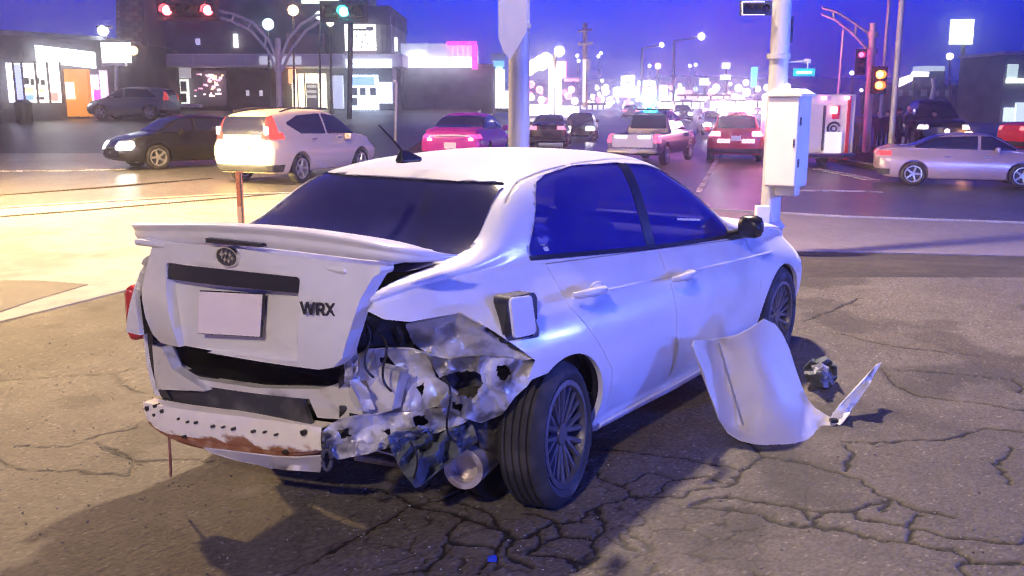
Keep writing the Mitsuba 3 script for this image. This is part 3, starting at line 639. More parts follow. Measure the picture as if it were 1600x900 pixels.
v = R.reshape(-1, 3); i, j = np.meshgrid(np.arange(59), np.arange(32), indexing='ij'); a = (i*32+j).ravel(); b = (i*32+(j+1) % 32).ravel()
f = np.stack([a, b, b+32, a+32], 1); f = np.vstack([f[:, [0, 1, 2]], f[:, [0, 2, 3]]])
v = np.vstack([v, R[0].mean(0), R[-1].mean(0)]); jj = np.arange(32); kk = (jj+1) % 32
f = np.vstack([f, np.stack([jj*0+len(v)-2, kk, jj], 1), np.stack([jj*0+len(v)-1, jj+59*32, kk+59*32], 1)])
sp_m = man(v, f)
part(k, 'spoiler', sp_m if sp_m.volume() > 0 else man(v, f[:, ::-1]), 'car_white', 40)
deck = rbox([-.95, -.585, 1.10], [-.47, .60, 1.128], .012)
part(k, 'deck', deck, 'car_white', 34)
# left tail lamp, seen edge on
tl = atx(207, 487, -.80)
part(car, 'tail_lamp', rbox(tl+[-.03, -.04, -.13], tl+[.25, .03, .12], .035), 'red_lens', 34)
# rear panel under the lid
def poly_x(px, x, th, name, mat, parent=car, bend=.0, **kw):
    m = prism_x([tuple(atx(u, v, x)[1:]) for u, v in px], x, x+th)
    m = m.refine_to_length(.04)
    if bend: m = m.warp_batch(lambda P: np.c_[P[:, 0]+bend*np.abs((P[:, 1]-.15)/.6)**2.2, P[:, 1:]])
    return part(parent, name, m, mat, 30, **kw)
rp = poly_x([(219, 541), (243, 547), (258, 575), (300, 592), (400, 606), (495, 610), (530, 598), (552, 572), (600, 590), (590, 650), (545, 662), (490, 655), (478, 625), (400, 615), (290, 600), (318, 612), (322, 618), (238, 608), (226, 612)], -.80, .05, 'rear_panel', 'scraped_white', bend=.05)
poly_x([(240, 608), (322, 614), (330, 606), (470, 624), (482, 664), (400, 656), (300, 640), (246, 632)], -.80, .02, 'recessed_panel', 'grime_black', bend=.03)  # black panel, the shadow of the recess put into its colour
poly_x([(300, 596), (400, 610), (470, 616), (476, 634), (400, 630), (318, 616)], -.79, .03, 'panel_lip', 'bare_metal', bend=.04)
poly_x([(218, 538), (246, 545), (264, 578), (322, 611), (232, 611), (226, 600)], -.83, .05, 'corner_panel', 'scraped_white', bend=.03)
# bumper beam with black discs for its holes and rusted lower lip
def beam_fn(p, n, uv):
    r = fbm(p.x*14, p.y*14, p.z*20, 4); low = smoothstep(.47, .335, p.z+.22*(r-.5)-.115*(p.x+.4))
    w = mix((.84, .79, .68), (.30, .13, .06), smoothstep(.42, .62, r*.45+low*.60))
    return w
P('primer_rust', proc(beam_fn), .5)
bt = [(224, 629), (265, 637), (320, 645), (380, 652), (440, 660), (503, 669)]; bb = [(234, 660), (262, 676), (300, 682), (370, 694), (440, 704), (503, 702)]
def beam_mesh(top, bot, xf, th, bulge):
    rows = []
    for (u, v), (u2, v2), t in zip(top, bot, np.linspace(-1, 1, len(top))):
        x = xf(t); a, b = atx(u, v, x), atx(u2, v2, x); m = (a+b)/2
        rows.append([a+[.06, 0, .0], a+[.0, 0, 0], a*.75+b*.25+[-bulge, 0, 0], m+[-bulge*1.2, 0, 0], a*.2+b*.8+[-bulge, 0, 0], b, b+[.06, 0, 0]])
    R = np.array(rows); R = PchipInterpolator(np.arange(len(rows)), R.reshape(len(rows), -1))(np.linspace(0, len(rows)-1, 50)).reshape(50, 7, 3)
    v = R.reshape(-1, 3); i, j = np.meshgrid(np.arange(49), np.arange(6), indexing='ij'); a = (i*7+j).ravel(); f = np.stack([a, a+1, a+8, a+7], 1); f = np.vstack([f[:, [0, 1, 2]], f[:, [0, 2, 3]]])
    return solidify(v, f, -th)
bx = lambda t: -.90+.03*t*t+.08*(t+1)/2
bm = part(car, 'bumper_beam', beam_mesh(bt, bb, bx, .004, .003), 'primer_rust', 40)
lb = [(236, 662), (264, 682), (300, 696), (370, 706), (440, 712), (500, 706)]
part(bm, 'lower_lip', beam_mesh([(u, v-3) for u, v in bb], lb, lambda t: bx(t)+.012, .004, .004), 'rust', 40)
for u, v, r in [(228, 639, 5), (240, 635, 3.5), (251, 643, 4), (239, 649, 3), (277, 655, 2.2), (291, 660, 2.6), (304, 661, 3), (330, 667, 3), (346, 668, 2.2), (362, 671, 3.2), (393, 675, 3), (411, 676, 2.2), (429, 680, 2.2), (472, 677, 5.5), (285, 683, 3), (442, 707, 3.4)]:
    t = (u-224)/279*2-1; p = atx(u, v, bx(t)-.016); q = r*3.1/FOC
    part(bm, 'hole', cyl(p+[.03, 0, 0], p, q, seg=14), 'car_black')  # black discs painted as the dark of open holes
und = carsheet([(318, 700), (380, 708), (450, 716), (505, 712), (500, 738), (440, 734), (370, 720), (330, 708)], [(318, 700, 3.5), (505, 712, 3.28), (500, 738, 3.4), (400, 728, 3.5)], step=7, wave=.05, seed=3)
part(car, 'lower_valance', und, 'cloudy_cover', 40)
part(car, 'hanging_rod', tube([atc(264, 684, 3.72), atc(266, 712, 3.73), atc(267, 744, 3.75)], .006), 'rust', 40)
th = np.linspace(0, 2*math.pi, 15); hk = [atc(511+7*math.sin(t), 718-16*math.cos(t), 3.22) for t in th]
part(car, 'tow_chain', cat(tube(hk, .008, 8), tube([atc(511+6*math.sin(t), 692-13*math.cos(t), 3.235+.02*math.sin(t)) for t in th], .008, 8)), 'dark_grey', 40)
# crumpled right rear corner: depth of the pushed-in skin
DEP = [(500, 560, 3.20), (545, 600, 3.22), (545, 690, 3.26), (562, 484, 3.17), (600, 498, 3.19), (640, 503, 3.24), (718, 488, 3.27), (775, 520, 3.42), (836, 562, 3.52), (820, 600, 3.50), (790, 650, 3.49), (700, 560, 3.32), (690, 620, 3.36),
       (640, 560, 3.34), (610, 620, 3.30), (640, 700, 3.33), (720, 690, 3.42), (765, 700, 3.5), (740, 600, 3.40)]
def dd(o): return [(u, v, y+o) for u, v, y in DEP]
part(car, 'torn_lamp_bay', carsheet([(556, 486), (600, 500), (640, 506), (722, 492), (836, 565), (815, 612), (770, 690), (640, 715), (530, 690), (530, 590), (545, 530)], dd(.12), step=9, amp=.03, seed=21), 'grime_black', 25)  # dark backing sheet, shade of the torn cavity put into its colour
part(car, 'folded_quarter', carsheet([(634, 508), (666, 501), (718, 489), (765, 515), (800, 540), (832, 561), (800, 566), (752, 557), (702, 563), (668, 552), (645, 536)],
     [(634, 508, 3.30), (718, 489, 3.268), (832, 561, 3.51), (752, 557, 3.43), (702, 563, 3.38), (645, 536, 3.36), (690, 530, 3.345), (680, 515, 3.30), (700, 512, 3.355)], step=5, amp=.014, cell=34, seed=5), 'scraped_white', 25)
part(car, 'torn_skin', carsheet([(540, 566), (560, 556), (575, 545), (596, 548), (640, 546), (662, 552), (690, 560), (672, 572), (682, 592), (716, 614), (690, 634), (650, 640), (600, 646), (560, 640), (545, 612)], dd(.03),
     [[(593, 560), (606, 556), (618, 570), (630, 585), (624, 597), (606, 594), (596, 580)], [(560, 600), (572, 592), (580, 612), (566, 622)], [(650, 604), (664, 598), (660, 622)]], step=4.5, amp=.030, cell=42, seed=8, ragged=1.2), 'scraped_white', 14)
part(car, 'torn_skin', carsheet([(668, 556), (702, 563), (752, 557), (800, 562), (834, 566), (838, 578), (822, 604), (800, 622), (786, 646), (752, 660), (722, 652), (700, 636), (684, 640), (692, 622), (714, 612), (690, 590)], dd(-.005),
     [[(682, 592), (700, 585), (728, 578), (752, 584), (757, 600), (740, 622), (716, 618), (692, 606)], [(775, 574), (790, 569), (802, 584), (788, 598), (776, 588)], [(706, 628), (724, 632), (720, 644), (708, 640)]], step=4, amp=.034, cell=40, seed=14, ragged=1.5), 'bare_metal', 14)
part(car, 'ragged_edge', carsheet([(503, 676), (520, 662), (548, 650), (600, 650), (650, 644), (700, 636), (735, 652), (700, 668), (668, 680), (628, 682), (604, 700), (560, 712), (532, 716), (510, 700)], dd(.0), [[(528, 672), (545, 668), (548, 682), (534, 688)], [(596, 672), (612, 668), (610, 682)], [(640, 652), (662, 648), (670, 662), (648, 668)]],
     step=4, amp=.034, cell=40, seed=31, ragged=1.6), 'bare_metal', 14)
part(car, 'torn_bracket', carsheet([(541, 540), (552, 520), (560, 560), (556, 590), (572, 604), (586, 640), (568, 640), (556, 612), (546, 596)], dd(-.03), step=4, amp=.02, cell=20, seed=44), 'scraped_white', 24)
part(car, 'torn_bracket', carsheet([(540, 555), (549, 553), (552, 590), (546, 606), (538, 596)], dd(-.045), step=4, amp=.01, seed=45), 'bare_metal', 24)
part(car, 'wheel_arch_liner', carsheet([(606, 682), (650, 672), (700, 668), (738, 664), (742, 690), (712, 712), (690, 728), (668, 748), (650, 762), (636, 745), (622, 722), (612, 702)], [(606, 682, 3.30), (738, 664, 3.45), (650, 762, 3.34), (690, 720, 3.38)], step=5, amp=.06, cell=34, seed=51, ragged=1.5), 'liner_plastic', 26)
part(car, 'wheel_arch_liner', carsheet([(700, 655), (760, 640), (800, 640), (806, 680), (780, 720), (750, 700), (720, 690)], [(700, 655, 3.5), (800, 640, 3.6), (780, 720, 3.6)], step=6, amp=.03, seed=52), 'grime_black', 26)
for wp in ([(566, 500, 3.20), (578, 530, 3.19), (570, 560, 3.18), (584, 590, 3.18)], [(590, 520, 3.25), (604, 548, 3.20), (598, 580, 3.2), (612, 612, 3.2)], [(690, 590, 3.3), (704, 620, 3.27), (698, 660, 3.27), (712, 690, 3.32)], [(640, 690, 3.28), (652, 715, 3.27), (646, 748, 3.28)]):
    part(car, 'wire', tube(CubicSpline(range(len(wp)), [atc(*w) for w in wp])(np.linspace(0, len(wp)-1, 14)), .0045, 6), 'car_black', 40)
mp0, mp1 = atc(724, 733, 3.50), atc(768, 694, 3.86)
ax = (mp1-mp0)/np.linalg.norm(mp1-mp0)
part(car, 'muffler', cyl(mp0, mp1, .082, seg=36)-cyl(mp0-ax*.05, mp0+ax*.06, .062, .055, seg=30), 'muffler_steel', 34)
part(car, 'exhaust_pipe', tube([atc(556, 712, 3.5), atc(590, 718, 3.52), atc(626, 724, 3.55)], .02, 12), 'muffler_steel', 40)  # pale tube put in for the bright band of light under the body
# wheels: the right rear one is knocked askew
def rot(ax, t):
    c, s = math.cos(t), math.sin(t)
    return np.array({'z': [[c, -s, 0], [s, c, 0], [0, 0, 1]], 'x': [[1, 0, 0], [0, c, -s], [0, s, c]]}[ax])
wheel_at(car, .0, -.785, .306, .195, .222, 10, -1, 'rim_grey', True, 2, extra=rot('z', math.radians(9))@rot('x', math.radians(-4)), z=.306, label='rear wheel knocked askew with a grey mesh rim')
wheel_at(car, 2.645, -.765, .318, .225, .222, 10, -1, 'rim_grey', True, 2)
wheel_at(car, .0, .78, .318, .225, .222, 10, 1, 'rim_grey', True, 1)
wheel_at(car, 2.645, .765, .318, .225, .222, 10, 1, 'rim_grey', True, 1)
part(car, 'mud_flap', rbox([.345, -.80, .12], [.365, -.66, .30], .01), 'car_black')
# shark fin antenna
ab = atz(640, 250, 1.425)
fin = m3.Manifold.batch_hull([rbox(ab+[-.07, -.022, -.01], ab+[.06, .022, .012], .008), rbox(ab+[-.06, -.008, .0], ab+[-.02, .008, .045], .006)])
k = part(car, 'antenna', fin, 'satin_black', 40)
part(k, 'rod', tube([ab+[-.04, 0, .035], ab+[-.10, 0, .085], ab+[-.185, 0, .150]], [.006, .005, .003], 8), 'satin_black', 40)
# stickers on the side glass
st = into(at(848, 371, 4.0)); 
def glass_pt(u, v):
    n = np.array([0, .43, -.18]); A = into([0, 0, CAM_H]); Bv = into(np.array([0, 0, CAM_H])+ray(u, v))-A; o = np.array([0, -.752, .95])
    return A+Bv*((n@(o-A))/(n@Bv))
def sticker(px):
    p = np.array([glass_pt(u, v) for u, v in px]); c = p.mean(0); n = len(p); v = np.vstack([p, c]); f = np.array([[i, (i+1) % n, n] for i in range(n)])
    return solidify(v, f, .001)
k = next(q for q in scene if q.endswith('rear_door__window'))
kd = k.rsplit('__', 1)[0]
part(kd, 'sticker', cat(sticker([(835, 352), (842, 348), (850, 350), (856, 358), (855, 364), (851, 357), (845, 353), (839, 356), (837, 364)]), sticker([(838, 368), (845, 374), (853, 368), (858, 374), (851, 384), (843, 383)]), sticker([(848, 387), (855, 384), (858, 392), (852, 393)])), 'pale_grey', False)
kf = next(q for q in scene if q.endswith('front_door__window')).rsplit('__', 1)[0]
part(kf, 'sticker', sticker([(1058, 341), (1094, 342), (1094, 345), (1058, 344)]), 'white_paint', False)

# interior seen through the tinted glass
def seat(y, x):
    return rbox([x-.02, y-.24, .30], [x+.50, y+.24, .58], .06)+m3.Manifold.batch_hull([rbox([x-.10, y-.23, .50], [x+.06, y+.23, .60], .05), rbox([x-.26, y-.19, 1.02], [x-.16, y+.19, 1.10], .04)])+rbox([x-.29, y-.12, 1.12], [x-.20, y+.12, 1.30], .04)
for y in (.37, -.37): part(car, 'front_seat', seat(y, 1.15), 'seat_cloth', 40)
part(car, 'rear_seat', rbox([.15, -.60, .35], [.62, .60, .60], .06)+m3.Manifold.batch_hull([rbox([.10, -.60, .55], [.26, .60, .65], .05), rbox([-.14, -.56, 1.0], [-.04, .56, 1.08], .04)])+rbox([-.16, .22, 1.08], [-.06, .46, 1.22], .04)+rbox([-.16, -.46, 1.08], [-.06, -.22, 1.22], .04), 'seat_cloth', 40)
part(car, 'dashboard', rbox([1.85, -.66, .62], [2.25, .66, .92], .06), 'seat_cloth', 40)
ws_ = [np.array([1.72-.06*math.sin(t), .37+.18*math.cos(t), .88+.17*math.sin(t)]) for t in np.linspace(0, 2*math.pi, 25)]
part(car, 'steering_wheel', tube(ws_, .014, 8), 'satin_black', 40)
# loose body panel, standing on its bent edge beside the car
deb = thing('bumper_cover', 'torn pale bumper cover standing bent on the asphalt beside the car door', 'car part')
part(deb, 'panel', sheet([(1082, 541), (1086, 532), (1108, 531), (1128, 530), (1150, 524), (1168, 517), (1194, 498), (1210, 506), (1224, 524), (1234, 546), (1243, 575), (1254, 606), (1266, 630), (1284, 645), (1304, 655), (1306, 664), (1296, 676), (1276, 688), (1248, 697), (1215, 697), (1180, 693), (1156, 687), (1138, 676), (1124, 655), (1112, 622), (1098, 580)],
     [(1082, 541, 4.46), (1090, 533, 4.5), (1124, 534, 4.70), (1131, 532, 4.66), (1194, 498, 4.72), (1224, 524, 4.80), (1243, 575, 4.82), (1266, 630, 4.78), (1304, 655, 4.74), (1300, 670, 4.66), (1276, 688, 4.52), (1248, 697, 4.42), (1215, 697, 4.40), (1156, 687, 4.43), (1136, 675, 4.47), (1112, 622, 4.44), (1098, 580, 4.44),
      (1145, 600, 4.62), (1138, 600, 4.65), (1165, 665, 4.53), (1158, 668, 4.56), (1180, 560, 4.62), (1210, 600, 4.60), (1230, 640, 4.58), (1200, 660, 4.50), (1265, 665, 4.58), (1284, 672, 4.66)], step=5, wave=.006, seed=61, thick=.006, smooth_depth=True), 'cloudy_cover', 50)
part(deb, 'seam', tube([at(1123, 536, 4.675), at(1134, 575, 4.635), at(1146, 615, 4.595), (at(1161, 664, 4.53))], .006, 8), 'mid_grey')  # grey tube laid along the fold, shade of the crease as colour
part(deb, 'bent_strip', sheet([(1296, 654), (1312, 634), (1338, 606), (1358, 584), (1370, 570), (1378, 566), (1372, 576), (1360, 596), (1340, 628), (1316, 660), (1306, 668), (1298, 666)], [(1296, 654, 4.76), (1306, 668, 4.70), (1340, 615, 4.85), (1378, 566, 5.05)], step=5, wave=.02, seed=63), 'white_paint', 50)
part(deb, 'clip', cbox(at(1303, 657, 4.70), (.04, .03, .018)), 'car_black')  # black block painted as the dark of a hole
lump = thing('lamp_fragment', 'dented dark plastic lamp housing lying behind the torn bumper cover', 'car part')
part(lump, 'housing', sheet([(1256, 575), (1270, 560), (1290, 556), (1306, 570), (1308, 590), (1296, 606), (1272, 604), (1258, 592)], [(1256, 575, 5.35), (1290, 556, 5.5), (1308, 590, 5.4), (1272, 604, 5.32), (1283, 582, 5.22)], step=5, amp=.10, cell=24, seed=71), 'liner_plastic', 26)
part(lump, 'lens', sheet([(1268, 572), (1282, 566), (1296, 574), (1292, 590), (1276, 592)], [(1268, 572, 5.3), (1296, 574, 5.3), (1282, 590, 5.25), (1282, 578, 5.2)], step=6, amp=.03, cell=18, seed=72), 'pale_grey', 26)
gl = thing('lens_shard', 'tiny blue plastic lens shard lying on cracked asphalt in the foreground', 'shard')
P('blue_plastic', (.02, .06, .6), .1, clearcoat=1.0)
g0 = np.array([0, 0, CAM_H])+ray(769, 876)*(-CAM_H/ray(769, 876)[2])
part(gl, None, m3.Manifold.batch_hull([cbox(g0+[0, 0, .006], (.034, .02, .012)), cbox(g0+[.006, .004, .012], (.012, .012, .012))]), 'blue_plastic', False)

# ------------------------------------------------------------ lamps that light the foreground
def down_rect(c, sx, sy):
    c = np.array(c, float); v = np.array([[-sx, -sy, 0], [sx, -sy, 0], [sx, sy, 0], [-sx, sy, 0]])/2+c
    return v, np.array([[0, 2, 1], [0, 3, 2]])
def street_lamp(name, label, base, h, arm, rad, emit, size, weight, pole_mat='galvanised', r=.09, group=None):
    k = thing(name, label, 'street lamp', group); b = np.array(base, float)
    part(k, 'pole', tube([b+[0, 0, -.5], b+[0, 0, h*.5], b+[0, 0, h]], [r*1.15, r, r*.8], 16), pole_mat, 50)
    e = b+np.array([arm[0], arm[1], h+.35]); m = b+np.array([arm[0]*.4, arm[1]*.4, h+.28])
    part(k, 'arm', tube([b+[0, 0, h-.05], m, e], [.05, .045, .04], 10), pole_mat, 50)
    part(k, 'lamp_head', rbox(e+[-size[0]/2-.05, -size[1]/2-.05, -.02], e+[size[0]/2+.05, size[1]/2+.05, .12], .03), 'mid_grey', 40)
    part(k, 'lens', down_rect(e+[0, 0, -.03], *size), 'lamp_white', False, np.array(emit)*rad, weight)
    return k
bz = float(lot_z(.08, 11.0))
k1 = street_lamp('street_lamp', 'grey steel pole with a pale sign panel behind the roof of the crashed sedan', (.08, 11.0, bz), 8.6-bz, (.15, -.8), 3900, (1.0, .78, .54), (.55, .35), 60, r=.112)
# blank rear of the sign fixed to the pole
sg = [at(u, v, 10.83) for u, v in [(778, -70), (823, -70), (823, 50), (797, 94), (787, 82), (779, 60)]]
sg = [(p[0], p[2]) for p in sg]
part(k1, 'sign_panel', prism_y(sg, 10.80, 10.84), 'pale_grey')
part(k1, 'conduit', tube([(at(826, 210, 10.95)), (at(826, -60, 10.95))], .012, 8), 'galvanised', 50)
part(k1, 'bracket', cbox((.08, 10.93, at(800, 40, 10.9)[2]), (.26, .16, .05)), 'galvanised')
street_lamp('street_lamp', 'street lamp standing behind the photographer', (-3.6, -7.0, 0), 6.5, (.6, .8), 2100, (1.0, .80, .60), (.6, .4), 40)
street_lamp('street_lamp', 'sodium street lamp at the kerb left of the frame', (-11.2, 16.2, -.2), 7.2, (.7, .5), 9000, (1.0, .64, .25), (.6, .4), 30)
# the police car outside the frame on the right, whose blue beacon lights the side of the sedan

# ------------------------------------------------------------ other vehicles
def two_wheels(rear_px, front_px, side, K_wb, hw):
    """centre, yaw and scale of a car whose near wheels touch the road at two places"""
    a, b = road_at(*rear_px), road_at(*front_px); d = (b-a)[:2]; yaw = math.atan2(d[1], d[0]); L = np.linalg.norm(d)
    return a, b, yaw, L
def car_from(rear_px, yaw, wbx, hwt, side, scale):
    """car whose rear wheel on the given side (-1 right, 1 left) stands at rear_px"""
    a = road_at(*rear_px); c, s = math.cos(yaw), math.sin(yaw); lx, ly = wbx*scale, side*hwt*scale
    return (a[0]-(c*lx-s*ly), a[1]-(s*lx+c*ly), float(a[2]))
P('paint_white', (.72, .71, .69), .3, clearcoat=.6)
P('paint_black', (.005, .005, .007), .22, clearcoat=.8)
P('paint_navy', (.13, .13, .20), .3, .3, clearcoat=.7)
P('paint_cream', (.80, .64, .43), .3, clearcoat=.6)  # white car paint with the warm sodium light tinted in
P('paint_pinkish', (.42, .33, .37), .3, .3, clearcoat=.6)  # silver car paint with red emergency light tinted in
P('paint_silver', (.46, .44, .43), .3, .35, clearcoat=.6)
P('paint_red', (.50, .02, .03), .28, clearcoat=.8)
P('paint_maroon', (.55, .02, .28), .28, clearcoat=.8)  # maroon pushed to magenta, the tail light glow put into the paint
P('paint_grey_green', (.12, .15, .17), .3, .3, clearcoat=.7)
P('cream_white', (.74, .72, .68), .4)

def win_quad(x1, x2, x3, x4, zl, zu, split=.25, gap=.04):
    """front base, front top, rear top, rear base: two side windows"""
    return [[(x1, zl), (x2, zu), (split+gap, zu+.01), (split+gap, zl+.015)], [(split-gap, zl+.015), (split-gap, zu+.01), (x3, zu-.03), (x4, zl+.05)]]
# white crossover in the road, seen from behind
SC = 1.02
loc = car_from((468, 286), math.radians(68), -1.30, .80, -1, SC)
suv = make_car('white_crossover', 'white crossover with sodium light tinted into its paint, driving away with tall lit tail lamps, beyond the orange marker post', 'car', loc, math.radians(68), SUV, 'paint_cream',
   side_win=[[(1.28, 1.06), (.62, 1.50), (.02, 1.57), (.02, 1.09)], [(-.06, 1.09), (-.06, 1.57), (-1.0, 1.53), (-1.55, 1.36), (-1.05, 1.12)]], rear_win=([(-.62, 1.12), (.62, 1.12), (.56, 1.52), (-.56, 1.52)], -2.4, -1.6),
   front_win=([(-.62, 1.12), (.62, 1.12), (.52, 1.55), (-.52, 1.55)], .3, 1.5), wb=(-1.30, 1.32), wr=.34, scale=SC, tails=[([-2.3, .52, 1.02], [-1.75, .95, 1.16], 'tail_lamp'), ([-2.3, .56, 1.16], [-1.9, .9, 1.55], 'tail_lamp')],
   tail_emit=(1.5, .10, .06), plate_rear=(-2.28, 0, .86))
part(suv, 'brake_light', rbox([-2.285, .60, 1.12], [-2.20, .69, 1.30], .02), 'lamp_white', 30, (3, 2.4, 2.0))
part(suv, 'brake_light', rbox([-2.285, -.69, 1.12], [-2.20, -.60, 1.30], .02), 'lamp_white', 30, (3, 2.4, 2.0))
part(suv, 'roof_rail', cat(tube([[-1.7, .62, 1.62], [-1.2, .62, 1.70], [.2, .62, 1.68]], .02, 8)), 'dark_grey')
part(suv, 'roof_rail', cat(tube([[-1.7, -.62, 1.62], [-1.2, -.62, 1.70], [.2, -.62, 1.68]], .02, 8)), 'dark_grey')
for x in (-.75, .3): part(suv, 'door_handle', rbox([x-.1, -.915, .97], [x+.1, -.88, 1.01], .012), 'red_lens' if False else 'mid_grey')
# dark car coming the other way with its headlights on
p = at(178, 229, 25.5); zr = float(road_z(p[0], p[1])); yw = math.radians(222)
make_car('dark_sedan', 'dark sedan coming towards the camera with both headlights lit', 'car', (p[0]-2.2*math.cos(yw), p[1]-2.2*math.sin(yw), zr), yw, SEDAN, 'paint_black', side_win=win_quad(1.2, .55, -.9, -1.5, .98, 1.35),
   front_win=([(-.6, 1.02), (.6, 1.02), (.5, 1.36), (-.5, 1.36)], .4, 1.5), rear_win=([(-.6, 1.1), (.6, 1.1), (.5, 1.36), (-.5, 1.36)], -1.7, -.6), heads=[([1.95, .42, .55], [2.4, .84, .76])], head_emit=(90, 76, 52), tails=[([-2.4, .45, .82], [-2.0, .9, .95], 'tail_lamp')], tail_emit=(1.2, .05, .12), headw=1.5)
# parked hatchback in front of the corner store
hp = at(198, 187, 45.0)
make_car('parked_hatchback', 'grey hatchback parked in front of the lit corner store', 'car', (hp[0]+.2, 45.4, hp[2]), math.radians(176), HATCH, 'paint_grey_green', side_win=win_quad(1.0, .35, -1.0, -1.5, 1.0, 1.42, .1),
   front_win=([(-.6, 1.05), (.6, 1.05), (.5, 1.42), (-.5, 1.42)], .2, 1.3), rear_win=([(-.55, 1.08), (.55, 1.08), (.48, 1.38), (-.48, 1.38)], -2.1, -1.5), wb=(-1.15, 1.2), tails=[([-2.05, .5, .9], [-1.8, .9, 1.3], 'tail_lamp')], tail_emit=(.5, .05, .05), heads=[([1.6, .4, .62], [2.1, .8, .76])], head_emit=(.6, .75, .9))
# magenta lit car with a light band across its tail
mz = float(road_z(-1.9, 28)); mp = at(715, 215, 28.0)
mg = make_car('maroon_sedan', 'maroon sedan with tail glow tinted into its paint and a glowing light band, behind the grey pole', 'car', (mp[0]+.25, 30.2, mz), math.radians(80), SEDAN, 'paint_maroon', side_win=win_quad(1.2, .55, -.9, -1.5, .98, 1.35),
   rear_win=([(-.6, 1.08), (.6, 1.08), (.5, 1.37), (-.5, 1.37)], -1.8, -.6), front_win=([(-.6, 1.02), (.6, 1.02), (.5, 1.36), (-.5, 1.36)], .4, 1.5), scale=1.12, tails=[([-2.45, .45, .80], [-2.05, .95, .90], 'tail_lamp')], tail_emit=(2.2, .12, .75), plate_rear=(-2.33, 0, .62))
part(mg, 'light_band', tube([[-2.30, .60, .78], [-2.335, .52, .87], [-2.345, 0, .885], [-2.335, -.52, .87], [-2.30, -.60, .78]], .022, 8), 'lamp_white', 30, (4.5, 2.2, 3.4))
for s in (1, -1): part(mg, 'brake_light', rbox([-2.35, s*.48, .74], [-2.25, s*.62, .82], .03), 'lamp_white', 30, (5, 2.0, 3.2))
# silver pickup with a blue beacon
pz = float(road_z(4.6, 33)); pp = at(990, 240, 32.0)
TB = ([-2.74, -.74, .78], [-.98, .74, 1.5])
pk = make_car('pickup_truck', 'navy pickup truck with a glowing blue beacon on its roof and a pale tailgate', 'pickup truck', (pp[0]+.95, 33.6, pz), math.radians(66), TRUCK, 'paint_navy', side_win=[[(1.35, 1.18), (.75, 1.72), (.12, 1.78), (.12, 1.2)], [(.04, 1.2), (.04, 1.78), (-.66, 1.74), (-.72, 1.2)]],
   rear_win=([(-.66, 1.25), (.66, 1.25), (.6, 1.72), (-.6, 1.72)], -1.1, -.5), front_win=([(-.7, 1.22), (.7, 1.22), (.62, 1.74), (-.62, 1.74)], .3, 1.5), wb=(-1.75, 1.75), wr=.39, scale=.96, tails=[([-2.95, .74, .82], [-2.5, 1.0, 1.12], 'tail_lamp')], tail_emit=(1.8, .2, .5), bed=TB)
part(pk, 'tailgate', rbox([-2.87, -.72, .66], [-2.80, .72, 1.10], .02), 'cream_white')
part(pk, 'rear_bumper', rbox([-2.98, -.88, .46], [-2.80, .88, .62], .04), 'chrome')
part(pk, 'license_plate', cbox((-2.99, 0, .54), (.02, .32, .14)), 'plate_pale')
part(pk, 'work_light', rbox([-2.89, .2, .98], [-2.85, .62, 1.06], .01), 'lamp_white', 30, (9, 7, 6.4), .5); part(pk, 'work_light', rbox([-2.89, -.62, .98], [-2.85, -.2, 1.06], .01), 'lamp_white', 30, (9, 7, 6.4), .5)
part(pk, 'beacon', cyl([-.3, .15, 1.86], [-.3, .15, 2.02], .10, .10, seg=16), 'dark_grey', 40)
part(pk, 'beacon_dome', m3.Manifold.sphere(.27, 24).scale([1, 1, .8]).translate([-.3, .15, 2.18]), 'lamp_white', 40, (.6, 20, 36), 1.5)
part(pk, 'light_bar', rbox([-.42, -.62, 1.89], [-.18, .62, 1.95], .02), 'car_black')
# red emergency truck
rp_ = road_at(1150, 253); ryw = math.radians(78)
rd = make_car('red_emergency_truck', 'red emergency truck with flashing lights, half hidden by the pole with the cabinet', 'truck', (rp_[0]+.35, rp_[1]+1.9, rp_[2]), ryw, SUV, 'paint_red', side_win=[[(1.28, 1.06), (.62, 1.50), (.02, 1.57), (.02, 1.09)], [(-.06, 1.09), (-.06, 1.57), (-1.5, 1.53), (-1.7, 1.12)]],
   rear_win=([(-.62, 1.12), (.62, 1.12), (.56, 1.52), (-.56, 1.52)], -2.4, -1.6), front_win=([(-.62, 1.12), (.62, 1.12), (.52, 1.55), (-.52, 1.55)], .3, 1.5), scale=1.12, wr=.36, tails=[([-2.4, .5, .86], [-2.0, 1.0, 1.02], 'tail_lamp')], tail_emit=(5, 1.6, 2.4), plate_rear=(-2.28, 0, .8), tailw=.3)
part(rd, 'light_bar', rbox([-.5, -.6, 1.70], [-.2, .6, 1.84], .04), 'lamp_white', 30, (900, 70, 260), 35)
part(rd, 'rear_strobe', rbox([-2.10, .34, 1.60], [-2.0, .62, 1.70], .02), 'lamp_white', 30, (120, 70, 70), 2)
part(rd, 'rear_strobe', rbox([-2.10, -.62, 1.60], [-2.0, -.34, 1.70], .02), 'lamp_white', 30, (120, 18, 40), 2)
part(rd, 'roof_strobe', m3.Manifold.sphere(.16, 20).translate([-.9, .45, 1.86]), 'lamp_white', 40, (90, 70, 66), 2)
part(rd, 'roof_strobe', m3.Manifold.sphere(.16, 20).translate([-.9, -.45, 1.86]), 'lamp_white', 40, (90, 8, 30), 2)
for s in (1, -1): part(rd, 'reflective_panel', rbox([-2.295, s*.18, .64], [-2.26, s*.60, .78], .01), 'cream_white', 30, (.9, .55, .6))  # reflected light put in as a glow of the panels
